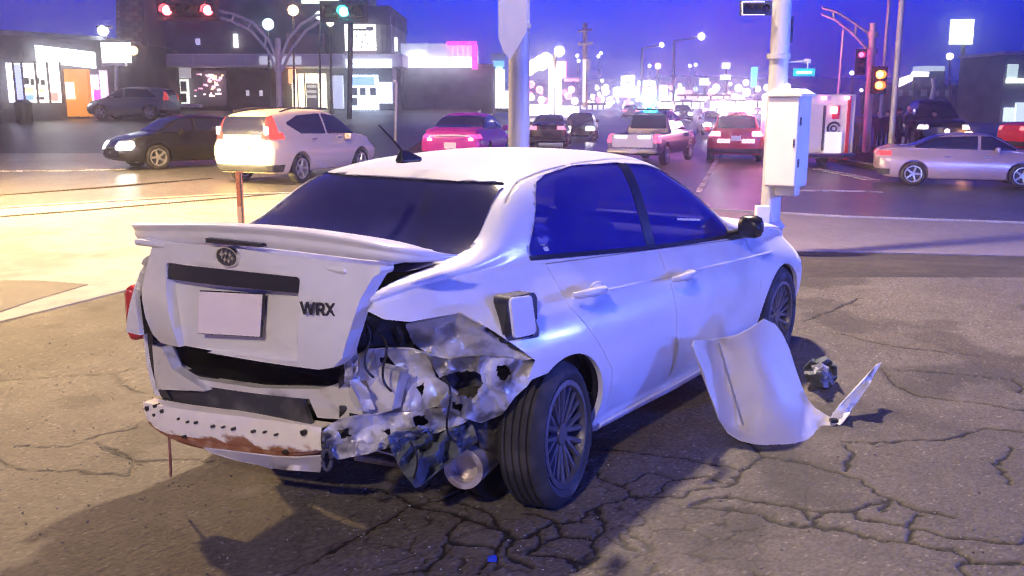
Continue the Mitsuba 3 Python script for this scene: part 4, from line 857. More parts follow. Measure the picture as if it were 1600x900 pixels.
# box ambulance
az = float(road_z(11, 33)); A0, A1 = at(1232, 262, 32.5), at(1331, 262, 32.5)
am = thing('ambulance', 'white and red ambulance box with a round emblem, right of the signal cabinet', 'ambulance', None, mat_world((0, 0, 0)))
zt_ = at(1300, 147, 32.5)[2]
part(am, 'box_body', rbox([A0[0], 32.5, az+.45], [A1[0], 36.5, zt_], .06), 'paint_white')
part(am, 'rear_door', rbox([A0[0]+.15, 32.46, az+.55], [(A0[0]+A1[0])/2-.02, 32.52, zt_-.35], .02), 'cream_white')
part(am, 'rear_door', rbox([(A0[0]+A1[0])/2+.02, 32.46, az+.55], [A1[0]-.15, 32.52, zt_-.35], .02), 'cream_white')
for u0, v0, u1, v1, m_ in [(1283, 165, 1291, 235, 'dark_grey'), (1319, 150, 1331, 250, 'paint_red'), (1300, 165, 1313, 186, 'paint_red')]:
    a, b = at(u0, v1, 32.42), at(u1, v0, 32.42); part(am, 'stripe', box([a[0], 32.42, a[2]], [b[0], 32.465, b[2]]), m_)
ec = at(1303, 201, 32.4)
part(am, 'emblem', (m3.Manifold.cylinder(.03, .24, .24, 32)-m3.Manifold.cylinder(.1, .17, .17, 32).translate([0, 0, -.02])-box([.1, -.07, -.1], [.4, .07, .1])).transform(np.array([[1, 0, 0, ec[0]], [0, 0, 1, 32.41], [0, 1, 0, ec[2]]], float)), 'paint_black')
part(am, 'emblem_letter', (m3.Manifold.cylinder(.02, .12, .12, 24)-m3.Manifold.cylinder(.1, .07, .07, 24).translate([0, 0, -.02])).transform(np.array([[1, 0, 0, ec[0]], [0, 0, 1, 32.42], [0, 1, 0, ec[2]]], float)), 'paint_black')
part(am, 'warning_lamp', rbox(at(1299, 178, 32.38)-[0, .05, 0], at(1309, 166, 32.38)+[0, .05, 0], .05), 'lamp_white', 30, (9, 2.2, 2.0), .5)
for u in (1288, 1324): part(am, 'warning_lamp', rbox(at(u-4, 156, 32.38)-[0, .05, 0], at(u+4, 150, 32.38)+[0, .05, 0], .02), 'lamp_white', 30, (4, 1.4, 3.0))
part(am, 'lower_light', rbox(at(1288, 240, 32.38)-[0, .03, 0], at(1316, 206, 32.38)+[0, .03, 0], .02), 'cream_white', 30, (.55, .6, .75))  # rear panel with a faint glow of its own
for s in (A0[0]+.3, A1[0]-.3): part(am, 'wheel', cyl([s-.13, 34.8, az+.4], [s+.13, 34.8, az+.4], .4), 'rubber')
part(am, 'rear_bumper', rbox([A0[0], 32.2, az+.38], [A1[0], 32.5, az+.55], .04), 'chrome')
# silver sedan on the cross street
syw = math.radians(-17)
loc = car_from((1425, 290), syw, -1.36, .78, -1, 1.0)
sv = make_car('silver_sedan', 'silver sedan with red light tinted into its paint and five spoke wheels crossing on the far right', 'car', loc, syw, SEDAN, 'paint_pinkish', side_win=win_quad(1.25, .55, -.9, -1.45, .985, 1.35),
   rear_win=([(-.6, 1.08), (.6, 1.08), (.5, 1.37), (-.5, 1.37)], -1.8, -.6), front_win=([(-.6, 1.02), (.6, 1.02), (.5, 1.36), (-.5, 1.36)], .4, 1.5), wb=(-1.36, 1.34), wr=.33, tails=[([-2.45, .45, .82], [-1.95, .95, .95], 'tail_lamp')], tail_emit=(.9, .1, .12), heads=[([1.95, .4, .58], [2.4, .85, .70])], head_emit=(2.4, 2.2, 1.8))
for x in (-.55, .45): part(sv, 'door_handle', rbox([x-.09, -.885, .80], [x+.09, -.86, .83], .01), 'chrome')
# black truck behind it with an amber lamp
bz_ = at(1500, 224, 36.0)
bt_ = make_car('black_pickup', 'black pickup truck standing behind the silver sedan with lamps on', 'pickup truck', (bz_[0]-.1, 38.6, bz_[2]-.25), math.radians(258), TRUCK, 'paint_black', side_win=[[(1.35, 1.18), (.75, 1.72), (.12, 1.78), (.12, 1.2)], [(.04, 1.2), (.04, 1.78), (-.66, 1.74), (-.72, 1.2)]],
   front_win=([(-.7, 1.22), (.7, 1.22), (.62, 1.74), (-.62, 1.74)], .3, 1.5), wb=(-1.75, 1.75), wr=.39, heads=[([2.5, .6, .78], [2.95, .95, .95])], head_emit=(1.5, 1.3, 1.3), bed=TB)
am0 = at(1513, 214, 35.2)
part(bt_, 'amber_lamp', m3.Manifold.sphere(.22, 24).transform(np.column_stack([np.linalg.inv(place[bt_])[:3, :3], (np.linalg.inv(place[bt_])@np.append(am0, 1))[:3]])), 'lamp_white', 40, (22, 9, 2.2), 2)
lp0 = at(1480, 205, 35.3)
part(bt_, 'work_light', m3.Manifold.sphere(.09, 16).transform(np.column_stack([np.linalg.inv(place[bt_])[:3, :3], (np.linalg.inv(place[bt_])@np.append(lp0, 1))[:3]])), 'lamp_white', 40, (6, 5, 5))
# red car cut by the right edge of the frame
ep = at(1622, 243, 31.0)
make_car('red_car', 'dark red car cut by the right edge of the picture', 'car', (ep[0]+1.4, 31.5, ep[2]), math.radians(8), SEDAN, 'paint_red', side_win=win_quad(1.2, .55, -.9, -1.5, .98, 1.35), tails=[([-2.45, .45, .82], [-2.05, .95, .95], 'tail_lamp')], tail_emit=(1.5, .4, .4))
# cars further down the road
FAR = [(908, 206, 52, 262, 'paint_black', 1), (1115, 200, 58, 264, 'paint_silver', 1), (1158, 190, 75, 262, 'paint_silver', 1), (860, 214, 44, 84, 'paint_black', 0), (1065, 182, 85, 264, 'paint_black', 1), (985, 180, 95, 84, 'paint_silver', 0)]
FL = ['dark car with two round lit headlights left of the pickup truck', 'silver car with glaring headlights right of the pickup truck', 'silver car with glaring headlights above the red emergency truck', 'black car with tail lights just right of the grey pole', 'distant black car with lit headlights right of the tall lamp pole', 'distant silver car with tail lights above the pickup truck']
for (u, v, Y, yw, pt, on), lb in zip(FAR, FL):
    p = at(u, v, Y); make_car('distant_car', lb, 'car', (p[0], Y, p[2]-.4), math.radians(yw), SEDAN, pt, side_win=win_quad(1.2, .55, -.9, -1.5, .98, 1.35), front_win=([(-.6, 1.02), (.6, 1.02), (.5, 1.36), (-.5, 1.36)], .4, 1.5), rear_win=([(-.6, 1.08), (.6, 1.08), (.5, 1.37), (-.5, 1.37)], -1.8, -.6),
        heads=[([2.0, .40, .56], [2.4, .82, .76])] if on else [], head_emit=(50, 44, 42), tails=[([-2.45, .45, .80], [-2.05, .95, .96], 'tail_lamp')], tail_emit=(4, .5, .8), headw=.2)
# patrol car outside the frame on the right: its beacon throws the blue light on the side of the sedan
pc = make_car('patrol_car', 'white patrol car with a blue light bar standing outside the frame on the right', 'car', (10.6, 7.4, 0.0), math.radians(100), SEDAN, 'paint_white', side_win=win_quad(1.2, .55, -.9, -1.5, .98, 1.35), front_win=([(-.6, 1.02), (.6, 1.02), (.5, 1.36), (-.5, 1.36)], .4, 1.5))
part(pc, 'light_bar', rbox([-.15, -.6, 1.46], [.15, .6, 1.60], .03), 'lamp_white', 30, LE(4600, .07, .13, 1.0), 50)
pc2 = make_car('patrol_car', 'unseen white patrol car added as a blue fill light behind the camera on the right', 'car', (7.6, -4.2, 0.0), math.radians(140), SEDAN, 'paint_white', side_win=win_quad(1.2, .55, -.9, -1.5, .98, 1.35), front_win=([(-.6, 1.02), (.6, 1.02), (.5, 1.36), (-.5, 1.36)], .4, 1.5))
part(pc2, 'light_bar', rbox([-.15, -.6, 1.46], [.15, .6, 1.60], .03), 'lamp_white', 30, LE(1100, .08, .14, 1.0), 25)  # blue fill from the added second car, softens the door shadow
# car outside the frame on the left whose headlights light the back of the crossover
hc = make_car('following_car', 'dark car with lit headlights standing outside the frame on the left', 'car', (-16.2, 13.2, float(road_z(-8, 13))), math.radians(33), SEDAN, 'paint_black', side_win=win_quad(1.2, .55, -.9, -1.5, .98, 1.35))
for s in (1, -1):
    o = place[hc]@np.array([2.42, s*.6, .66, 1]); q = place[hc]@np.array([14, s*.6, .35, 1])
    scene[f'{hc}_beam_{"ab"[s > 0]}'] = {'type': 'spot', 'to_world': T().look_at(origin=list(o[:3]), target=list(q[:3]), up=[0, 0, 1]), 'intensity': {'type': 'rgb', 'value': [1500, 1080, 420]}, 'cutoff_angle': 15.0, 'beam_width': 9.0, 'sampling_weight': 8.0}

# ------------------------------------------------------------ buildings, signs and lamps of the town
P('wall_dark', dirty((.10, .10, .115), (.055, .055, .06), .8, .3, .8, .8), .8)
P('wall_brown', dirty((.12, .085, .065), (.07, .05, .045), .8, .3, .8, .8), .8)
P('wall_blue_grey', dirty((.17, .18, .20), (.10, .105, .12), .8, .3, .8, .8), .7)
P('brick_tan', (.26, .19, .15), .8)
P('brick_tan_light', (.31, .23, .18), .8)
P('brick_grey', (.17, .155, .15), .8)
P('siding_pink', dirty((.40, .27, .24), (.28, .20, .18), .9, .3, .8, .7), .7)
P('fascia_white', (.62, .62, .62), .5)
P('neon_pink', (.7, .1, .45), .4)
P('orange_panel', (.62, .26, .06), .5)
P('sign_green', (.02, .32, .22), .5)
P('skin', (.45, .30, .24), .6); P('cloth_navy', (.025, .03, .06), .9); P('cloth_tan', (.40, .27, .14), .9); P('vest_lime', (.15, .75, .45), .8); P('cloth_white', (.6, .6, .62), .8)
def pxbox(parent, name, u0, v0, u1, v1, Y, th, mat_, Y1=None, emit=None, weight=.03, smooth=False, **kw):
    """an upright slab whose front fills the rectangle at Y metres (left end) to Y1 metres (right end)"""
    return pxquad(parent, name, [(u0, v0), (u1, v0), (u1, v1), (u0, v1)], Y, Y1 or Y, th, mat_, emit, weight, smooth, **kw)
def pxquad(parent, name, q, Y0, Y1, th, mat_, emit=None, weight=.03, smooth=False, **kw):
    f = np.array([at(*q[0], Y0), at(*q[1], Y1), at(*q[2], Y1), at(*q[3], Y0)])
    # upright ends: the lower corners stand under the upper ones
    f[3, :2] = f[0, :2]; f[2, :2] = f[1, :2]
    b = f+np.array([0, th, 0]); v = np.vstack([f, b])
    F = [[0, 2, 1], [0, 3, 2], [4, 5, 6], [4, 6, 7], [0, 1, 5], [0, 5, 4], [3, 7, 6], [3, 6, 2], [0, 4, 7], [0, 7, 3], [1, 2, 6], [1, 6, 5]]
    return part(parent, name, (v, np.array(F)), mat_, smooth, emit, weight, **kw)
def pole(parent, name, pts, r, Y, mat_='galvanised', sides=10):
    """pts: (u, v) at Y metres, r in metres"""
    return part(parent, name, tube([at(u, v, Y) for u, v in pts], r, sides), mat_, 50)
def bulb(parent, name, u, v, Y, r, emit, weight=.05, mat_='lamp_white'):
    return part(parent, name, m3.Manifold.sphere(float(r), 16).translate([float(t) for t in at(u, v, Y)]), mat_, 40, emit, weight)

# ---- corner store on the far left
st = thing('corner_store', 'brightly lit corner store with a white fascia sign on the far left', 'shop')
Ya, Yb = 43.0, 50.0
SY = lambda u: 1/(1/39+(u+120)/302*(1/50-1/39))
pxquad(st, 'wall', [(-120, 48), (182, 64), (182, 182), (-120, 196)], Ya-4, Yb, 9, 'wall_dark')
pxquad(st, 'roof_edge', [(-120, 38), (160, 57), (160, 64), (-120, 48)], Ya-4.3, Yb-.2, 10, 'wall_blue_grey')
pxquad(st, 'fascia_sign', [(54, 70), (145, 81), (145, 107), (54, 97)], SY(54)-.5, SY(145)-.5, .25, 'lamp_white', (3.0, 3.2, 3.4))
panes = [(8, 17, (2.0, 2.0, 2.2)), (20, 31, (2.2, 2.2, 2.6)), (33, 52, (2.6, 2.5, 2.2)), (54, 71, (2.6, 2.5, 2.0)), (73, 91, (2.6, 2.6, 2.6))]
for a, b, e in panes:
    k = pxbox(st, 'window', a, 98+(a*.02), b, 160, SY(a)-.7, .1, 'lamp_white', Y1=SY(b)-.7, emit=e)
for u, v, u1, v1, m_, e in [(20, 100, 31, 158, 'lamp_white', (.5, .6, 1.8)), (35, 148, 52, 157, 'lamp_white', (.15, .5, 1.3)), (34, 136, 52, 146, 'lamp_white', (1.6, .8, .3)), (77, 144, 90, 158, 'lamp_white', (1.8, .35, .12)), (56, 138, 69, 145, 'lamp_white', (1.2, .9, .2)),
                         (37, 121, 44, 132, 'dark_grey', None), (47, 123, 52, 133, 'dark_grey', None), (55, 121, 60, 131, 'dark_grey', None), (63, 124, 69, 133, 'dark_grey', None), (56, 151, 69, 156, 'mid_grey', None)]:
    pxbox(st, 'poster', u, v, u1, v1, SY(u)-.9, .05, m_, Y1=SY(u1)-.9, emit=e)
for u in (18.5, 32, 53, 72, 92): pxbox(st, 'mullion', u-1, 96, u+1, 162, SY(u)-1.0, .1, 'satin_black')
pxbox(st, 'orange_panel', 99, 108, 134, 182, SY(99)-.3, .4, 'orange_panel', emit=(.75, .25, .02))
pxbox(st, 'notice', 101, 128, 115, 155, SY(99)-.4, .05, 'lamp_white', emit=(1.3, 1.0, .6))
pxbox(st, 'neon_window', 136, 117, 152, 160, SY(136)-.3, .1, 'lamp_white', emit=(2.0, 1.3, 2.2)); pxbox(st, 'neon_sign', 146, 140, 155, 162, SY(136)-.5, .08, 'neon_pink', emit=(2.2, .1, 1.6))
pxbox(st, 'neon_window', 154, 110, 166, 158, SY(154)-.3, .1, 'lamp_white', emit=(.9, .45, .8))
pxquad(st, 'plinth', [(-120, 176), (182, 172), (182, 186), (-120, 200)], Ya-4.2, Yb-.2, .3, 'brick_grey')
bn = thing('litter_bin', 'dark litter bin standing on the pavement in front of the corner store', 'bin')
b0 = at(39, 192, 41.5); part(bn, 'drum', cyl(b0, b0+[0, 0, .85], .33, .36, seg=20), 'car_black', 30); part(bn, 'lid', cyl(b0+[0, 0, .85], b0+[0, 0, 1.0], .38, .2, seg=20), 'dark_grey', 30)
# ---- brick tower and the plaza
tw = thing('brick_tower', 'tall tan brick tower rising between the corner store and the plaza', 'building')
pxbox(tw, 'shaft', 180, -60, 221, 186, 55.0, 3, 'brick_grey')
for r in range(16):
    v0 = -40+r*8.2
    for c_ in range(3):
        o = (r % 2)*6.5; u0 = max(181, 181+c_*13.5-o); u1 = min(220.5, 181+(c_+1)*13.5-o-.5)
        if u1-u0 > 2: pxbox(tw, 'brick', u0, v0, u1, v0+7.6, 54.93, .1, ['brick_tan', 'brick_tan_light'][(r*3+c_) % 2])
sg = thing('pole_sign', 'glaring white pole sign with an amber lamp above the grey hatchback', 'sign')
pxbox(sg, 'panel', 157, 66, 200, 98, 46.0, .3, 'lamp_white', emit=(3.2, 3.4, 3.0)); pole(sg, 'post', [(182, 98), (182, 182)], .08, 46.2)
bulb(sg, 'amber_lamp', 208, 79, 46.0, .22, (6, 3.4, .8)); pxbox(sg, 'lower_panel', 158, 98, 195, 103, 46.0, .3, 'pale_grey')
fl = thing('flood_lamp', 'dazzling white flood lamp above the pole sign on the left', 'lamp')
pole(fl, 'post', [(163, 60), (170, 182)], .06, 49.5); bulb(fl, 'globe', 161, 48, 49.5, .26, (20, 20, 21), .6); pxbox(fl, 'hood', 150, 40, 172, 43, 49.4, .4, 'dark_grey')
pz = thing('plaza_building', 'long dark two storey plaza with a pale canopy band behind the white crossover', 'building')
pxbox(pz, 'wall', 214, 95, 626, 176, 60.0, 14, 'wall_dark')
pxbox(pz, 'upper_wall', 222, -70, 545, 88, 62.0, 12, 'wall_blue_grey')
pxbox(pz, 'canopy', 205, 84, 628, 104, 57.0, 3.5, 'fascia_white')
for a, b in [(222, 300), (302, 380), (382, 446), (448, 536)]: pxbox(pz, 'canopy_panel', a, 86, b-1, 101, 56.9, .12, 'pale_grey')
pxbox(pz, 'canopy_light', 405, 88, 470, 101, 56.75, .1, 'lamp_white', emit=(.35, .38, .4)); pxbox(pz, 'canopy_light', 540, 92, 612, 106, 56.5, .1, 'lamp_white', emit=(1.5, 1.7, 2.0))
pxbox(pz, 'upper_panel', 447, 52, 506, 88, 61.5, .5, 'siding_pink')
for i in range(1, 7): pxbox(pz, 'siding_board', 447.5, 52+i*5.1-4.6, 505.5, 52+i*5.1, 61.42, .1, 'siding_pink')
pxbox(pz, 'wall_lamp', 364, 53, 370, 74, 61.8, .2, 'lamp_white', emit=(3.5, 3.3, 3.0)); pxbox(pz, 'wall_lamp', 305, 60, 311, 70, 61.8, .2, 'lamp_white', emit=(.35, .4, .7))
for (a, b, e) in [(190, 206, (1.2, 1.25, 1.0)), (209, 227, (2.8, 2.8, 2.4))]: pxbox(pz, 'window', a, 104, b, 147, 54.0, .2, 'lamp_white', emit=e)
pxbox(pz, 'shop_front', 254, 110, 352, 166, 59.5, .6, 'wall_blue_grey'); pxbox(pz, 'shop_lintel', 258, 104, 296, 122, 59.3, .3, 'fascia_white', emit=(.28, .28, .3))
for a, b in [(261, 276), (279, 293)]:
    k = pxbox(pz, 'door', a, 124, b, 162, 59.2, .2, 'lamp_white', emit=(1.2, 1.3, 1.1)); 
    pxbox(k, 'pane', a+2.5, 127, b-2.5, 143, 59.1, .05, 'wall_blue_grey'); pxbox(k, 'pane', a+2.5, 146, b-2.5, 160, 59.1, .05, 'dark_grey')
for i in range(34):
    u = 300+RNG.random()*46; v = 115+RNG.random()*34; w = 2+RNG.random()*5
    pxbox(pz, 'window_sign', u, v, min(u+w, 351), v+1.5+RNG.random()*3, 59.2-.01*i, .04, 'lamp_white', emit=[(2.2, 1.0, 1.5), (2.0, 1.8, 1.9), (2.4, 1.4, .6), (1.6, .5, .9)][i % 4])
pxbox(pz, 'step', 275, 163, 312, 168, 58.6, .6, 'fascia_white')
for u in (384, 405): pxbox(pz, 'wall_lamp', u, 141, u+4, 150, 59.7, .2, 'lamp_white', emit=(.4, .4, .55))
# lit shop fronts right of the traffic mast
pxbox(pz, 'shop_window', 455, 115, 508, 170, 59.3, .3, 'lamp_white', emit=(2.1, 1.9, 1.2)); pxbox(pz, 'shop_door', 478, 130, 496, 168, 59.1, .1, 'mid_grey')
for v in (133, 141, 149): pxbox(pz, 'shop_shelf', 479.5, v, 494, v+4, 59.0, .05, 'pale_grey', emit=(.5, .5, .45))
for u in (463, 474.5, 498): pxbox(pz, 'mullion', u, 115, u+1.5, 170, 59.05, .1, 'post_tan')
pxbox(pz, 'orange_sign', 450, 108, 461, 130, 59.2, .2, 'lamp_white', emit=(3.0, .6, .12))
pxbox(pz, 'shop_window', 519, 118, 535, 170, 59.3, .3, 'lamp_white', emit=(.35, .42, .6))
pxbox(pz, 'shop_window', 544, 117, 590, 172, 59.3, .3, 'lamp_white', emit=(1.5, 1.9, 2.4)); pxbox(pz, 'blue_screen', 550, 120, 585, 134, 59.1, .1, 'lamp_white', emit=(.12, .45, 1.2))
for u, v in [(549, 137), (562, 137), (578, 137), (549, 153)]: pxbox(pz, 'window_poster', u, v, u+9, v+12, 59.05, .06, 'wall_blue_grey')
pxbox(pz, 'shop_window', 591, 128, 612, 162, 59.3, .3, 'lamp_white', emit=(.9, 1.0, 1.5))
# two storey corner block
bk = thing('corner_block', 'two storey corner block with a lit sign board and parapet', 'building')
pxquad(bk, 'upper_storey', [(537, 30), (611, 38), (611, 94), (537, 90)], 57.5, 57.5, 8, 'wall_blue_grey'); pxquad(bk, 'side_wall', [(611, 38), (627, 54), (627, 165), (611, 160)], 57.5, 64.0, .4, 'fascia_white')
pxquad(bk, 'parapet', [(540, 8), (609, 9), (609, 38), (540, 37)], 57.2, 57.2, 9, 'wall_dark'); pxquad(bk, 'parapet_side', [(609, 9), (627, 32), (627, 56), (609, 39)], 57.2, 64.2, .4, 'pale_grey')
pxbox(bk, 'sign_board', 538, 38, 586, 79, 57.0, .25, 'lamp_white', emit=(2.4, 2.4, 2.1)); pxbox(bk, 'sign_base', 538, 80, 586, 88, 57.0, .3, 'siding_pink')
pxbox(bk, 'sign_mark', 543, 45, 582, 48, 56.9, .05, 'dark_grey'); pxbox(bk, 'sign_mark', 572, 42, 583, 47, 56.88, .05, 'mid_grey')
for u, v in [(555, 55), (569, 53), (564, 64), (573, 66), (563, 72)]: pxbox(bk, 'sign_mark', u, v, u+3, v+3, 56.9, .05, 'mid_grey')
pxbox(bk, 'side_window', 613, 58, 621, 80, 58.8, .1, 'lamp_white', emit=(1.2, 1.3, 1.5))
for u in (590, 597, 604): pxbox(bk, 'wall_panel', u, 42, u+6, 90, 57.4, .15, 'wall_blue_grey')
# low annex with a lit fascia
an = thing('annex', 'low dark annex with a white lit fascia and a magenta lit corner', 'building')
pxbox(an, 'wall', 624, 100, 770, 178, 62.0, 10, 'wall_blue_grey'); pxbox(an, 'fascia', 626, 68, 738, 92, 61.4, 11, 'fascia_white', emit=(.28, .33, .45)); pxbox(an, 'lit_band', 628, 90, 738, 105, 61.2, .4, 'lamp_white', emit=(3.2, 3.1, 3.6)); pxbox(an, 'lit_logo', 640, 79, 662, 91, 61.2, .3, 'lamp_white', emit=(2.4, 2.5, 2.6))
pxbox(an, 'neon_edge', 698, 65, 745, 71, 61.0, .2, 'neon_pink', emit=(3.2, .08, 1.1)); pxbox(an, 'neon_edge', 737, 71, 746, 108, 61.0, .2, 'neon_pink', emit=(3.2, .1, 1.2))
for i in range(5): pxbox(an, 'fascia_panel', 700+i*8, 72, 706+i*8, 89, 61.25, .1, 'fascia_white', emit=(.5, .35, .6))
# petrol forecourt kiosk behind the pole
ks = thing('kiosk', 'lit kiosk with a rounded white canopy left of the grey pole', 'kiosk')
pxbox(ks, 'canopy', 716, 135, 765, 149, 72, 6, 'lamp_white', emit=(2.6, 2.6, 2.2)); pxbox(ks, 'wall', 726, 149, 757, 172, 73, 4, 'mid_grey'); 
for a, b in [(757, 768), (771, 788)]: pxbox(ks, 'window', a, 108, b, 169, 72, .2, 'lamp_white', emit=(2.6, 2.8, 2.9))
pxbox(ks, 'window', 757, 142, 800, 169, 71.5, .2, 'lamp_white', emit=(2.4, 2.4, 2.3)); pxbox(ks, 'green_sign', 775, 103, 785, 124, 71.2, .2, 'lamp_white', emit=(.9, 2.6, .9)); pxbox(ks, 'tower', 767, 83, 789, 95, 71.5, 1, 'pale_grey'); pxbox(ks, 'blue_sign', 771, 95, 788, 104, 71.2, .3, 'lamp_white', emit=(.1, .6, 1.2)); pxbox(ks, 'base', 757, 170, 800, 176, 71.4, .3, 'dark_grey')

# ---- lit town centre down the road
ct = thing('petrol_station', 'glaring petrol station canopy right of the grey pole with red and yellow lights', 'petrol station')
pxbox(ct, 'canopy', 826, 164, 866, 181, 78, 8, 'lamp_white', emit=(2.6, 2.5, 2.2)); pxbox(ct, 'canopy', 868, 166, 905, 183, 79, 8, 'lamp_white', emit=(2.4, 2.4, 2.6))
for a, b in [(858, 866), (869, 878)]: pxbox(ct, 'price_column', a, 105, b, 180, 77, .6, 'lamp_white', emit=(2.9, 2.7, 2.9))
pxbox(ct, 'red_sign', 858, 96, 885, 122, 77.6, .3, 'lamp_white', emit=(3.5, .12, .6)); 
for u, v, r in [(835, 102, .5), (846, 98, .6), (853, 93, .55), (828, 110, .4)]: bulb(ct, 'flood_lamp', u, v, 77, r, (7, 6.2, 3.2))
bulb(ct, 'globe', 874, 80, 77, .42, (8, 8, 9)); pole(ct, 'post', [(867, 85), (867, 183)], .14, 77.5, 'satin_black')
for u, v, e in [(830, 132, (2.5, .2, .6)), (843, 140, (2.5, .2, .5)), (830, 152, (2.6, 2.0, 2.0)), (846, 156, (2.6, 2.2, 2.2)), (888, 150, (2.4, .3, .5)), (893, 140, (2.2, .8, 1.2)), (898, 158, (2.4, 2.4, 2.8))]: bulb(ct, 'lamp', u, v, 77, .3, e)
pxbox(ct, 'red_band', 882, 123, 905, 127, 78, .2, 'lamp_white', emit=(1.6, .2, .5))
ut = thing('utility_pole', 'tall wooden utility pole with two crossarms and a glowing sleeve for its lit lower half', 'utility pole')
pole(ut, 'shaft', [(914, 36), (914, 168)], .22, 84, 'post_tan'); pole(ut, 'crossarm', [(903, 49), (925, 46)], .1, 83.7, 'post_tan'); pole(ut, 'crossarm', [(903, 70), (926, 68)], .1, 83.7, 'post_tan')
for u in (905, 911, 918, 924): bulb(ut, 'insulator', u, 67, 83.6, .14, None, mat_='pale_grey')
pxbox(ut, 'transformer', 917, 92, 922, 110, 83.6, .5, 'pale_grey')
pxbox(ut, 'lit_sheath', 911, 92, 916, 160, 83.5, .2, 'cream_white', emit=(.9, .7, .5))  # added glowing sleeve stands for light falling on the lower pole
def tall_lamp(lb, u0, v1, v0, lu, lv, Y, r, e):
    k = thing('road_lamp', lb, 'street lamp', None)
    pole(k, 'pole', [(u0, v1), (u0+1.5, v0)], .10*Y/75, Y)
    if lu != u0: pole(k, 'arm', [(u0+1.5, v0), ((u0+lu)/2, v0-3), (lu, lv-1)], .06*Y/75, Y)
    bulb(k, 'lamp', lu, lv, Y, r, e)
tall_lamp('tallest road lamp pole right of the pickup truck with an arm to the right', 1052, 158, 64, 1096, 57, 80, .30, (10, 9.5, 8.5))
tall_lamp('road lamp on a thin pole left of the tallest one', 1002, 150, 76, 1034, 70, 100, .26, (6, 6, 7))
tall_lamp('short orange tinted road lamp with a straight post', 1027, 158, 108, 1028, 103, 100, .32, (7, 3.6, 2.4))
tall_lamp('thin pole standing behind the white crossover on the left', 618, 222, 128, 617, 127, 30, .05, None)
# white lit buildings on the rise
for i, (lb, q, e) in enumerate([('white lit gabled building on the rise at the end of the road', [(977, 118), (992, 118), (996, 152), (975, 152)], (2.6, 2.6, 3.2)), ('pale lit building with a round gable on the rise', [(1004, 126), (1024, 126), (1024, 152), (1004, 152)], (2.2, 2.4, 3.2)),
                                  ('long low pale lit building on the rise', [(964, 136), (1040, 136), (1040, 152), (964, 152)], (1.5, 1.5, 2.6)), ('pinkish lit house at the right end of the rise', [(1024, 133), (1044, 133), (1044, 156), (1024, 156)], (2.0, 1.3, 2.2))]):
    k = thing('hill_building', lb, 'building'); pxquad(k, 'wall', q, 150-i*4, 150-i*4, 6, 'lamp_white', e)
    u0, u1, v0 = q[0][0], q[1][0], q[0][1]; Yk = 150-i*4
    part(k, 'roof', prism_y([(at(u0-1, v0, Yk)[0], at(u0, v0, Yk)[2]), (at(u1+1, v0, Yk)[0], at(u0, v0, Yk)[2]), (at((u0+u1)/2, v0, Yk)[0], at(u0, v0-(6 if i != 2 else 2), Yk)[2])], Yk-.3, Yk+6), 'pale_grey')
    for j in range(3): pxbox(k, 'window', u0+3+j*(u1-u0-8)/2, v0+9, u0+5.5+j*(u1-u0-8)/2, v0+13, Yk-.2, .1, 'wall_blue_grey')
# many small far lights: one mass
def far_lights(name, lb, cols, n, box_, Yr, rr, seed):
    r = np.random.default_rng(seed)
    k = thing(name, lb, 'town lights', None, None, 'stuff'); ms = []
    for _ in range(n):
        u = r.uniform(box_[0], box_[2]); v = box_[1]+(box_[3]-box_[1])*r.beta(2.2, 1.6); Y = r.uniform(*Yr); q = at(u, v, Y); s = r.uniform(*rr)*Y/100
        ms.append(m3.Manifold.sphere(float(s), 8).translate([float(t) for t in q]))
    part(k, None, cat(*ms), 'lamp_white', 30, cols, .05)
far_lights('white_town_lights', 'many tiny white lights of the town at the end of the road', (4.5, 4.3, 4.8), 150, (925, 122, 1215, 200), (95, 170), (.10, .46), 3)
far_lights('amber_town_lights', 'many tiny amber lights of the town at the end of the road', (5, 3.0, 1.4), 26, (890, 125, 1215, 190), (95, 170), (.1, .3), 4)
far_lights('red_town_lights', 'many tiny red lights of the town at the end of the road', (4.5, .4, .9), 60, (828, 130, 1215, 195), (90, 150), (.1, .36), 5)
far_lights('blue_town_lights', 'many tiny pale blue lights of the town at the end of the road', (.8, 1.6, 4.5), 30, (900, 120, 1215, 185), (95, 170), (.1, .34), 6)
LAMPS = [(902, 87), (939, 83), (935, 88), (1015, 103), (1078, 103), (1087, 101), (1134, 103), (1062, 133), (1141, 131), (1120, 139), (816, 79), (904, 95), (941, 126)]
LW = ['left of the utility pole', 'just right of the utility pole', 'close beside the utility pole', 'left of the orange road lamp', 'right of the tallest road lamp', 'second right of the tallest road lamp', 'high above the red emergency truck', 'low beside the tallest road lamp', 'near the teal sign', 'above the red emergency truck glare', 'just left of the signal bracket on the grey pole', 'low left of the utility pole', 'below the utility pole crossarms']
for (u, v), w in zip(LAMPS, LW):
    k = thing('distant_lamp', f'tiny distant street lamp {w}', 'street lamp'); bulb(k, 'lamp', u, v, 120, .22, (5, 5, 5.4)); pole(k, 'post', [(u, v), (u, 160)], .035, 120.3, 'dark_grey')
for lb, u0, v0, u1, v1, e in [('white rounded distant sign above the red emergency truck', 1129, 98, 1141, 107, (2.6, 2.6, 3)), ('white distant sign left of the white rounded one', 1094, 122, 1107, 133, (2.4, 2.4, 3)), ('flat pale yellow distant sign above the red emergency truck', 1126, 117, 1142, 124, (2.4, 2.6, 2.2)), ('tall teal distant sign left of the pole with the cabinet', 1175, 105, 1184, 136, (.1, 1.5, 1.5)), ('orange triangular distant sign above the road', 1068, 141, 1082, 153, (2.2, .6, .7))]:
    k = thing('distant_sign', lb, 'sign'); pxbox(k, 'panel', u0, v0, u1, v1, 110, .3, 'lamp_white', emit=e); pole(k, 'post', [((u0+u1)/2, v1), ((u0+u1)/2, 165)], .08, 110.3, 'dark_grey')
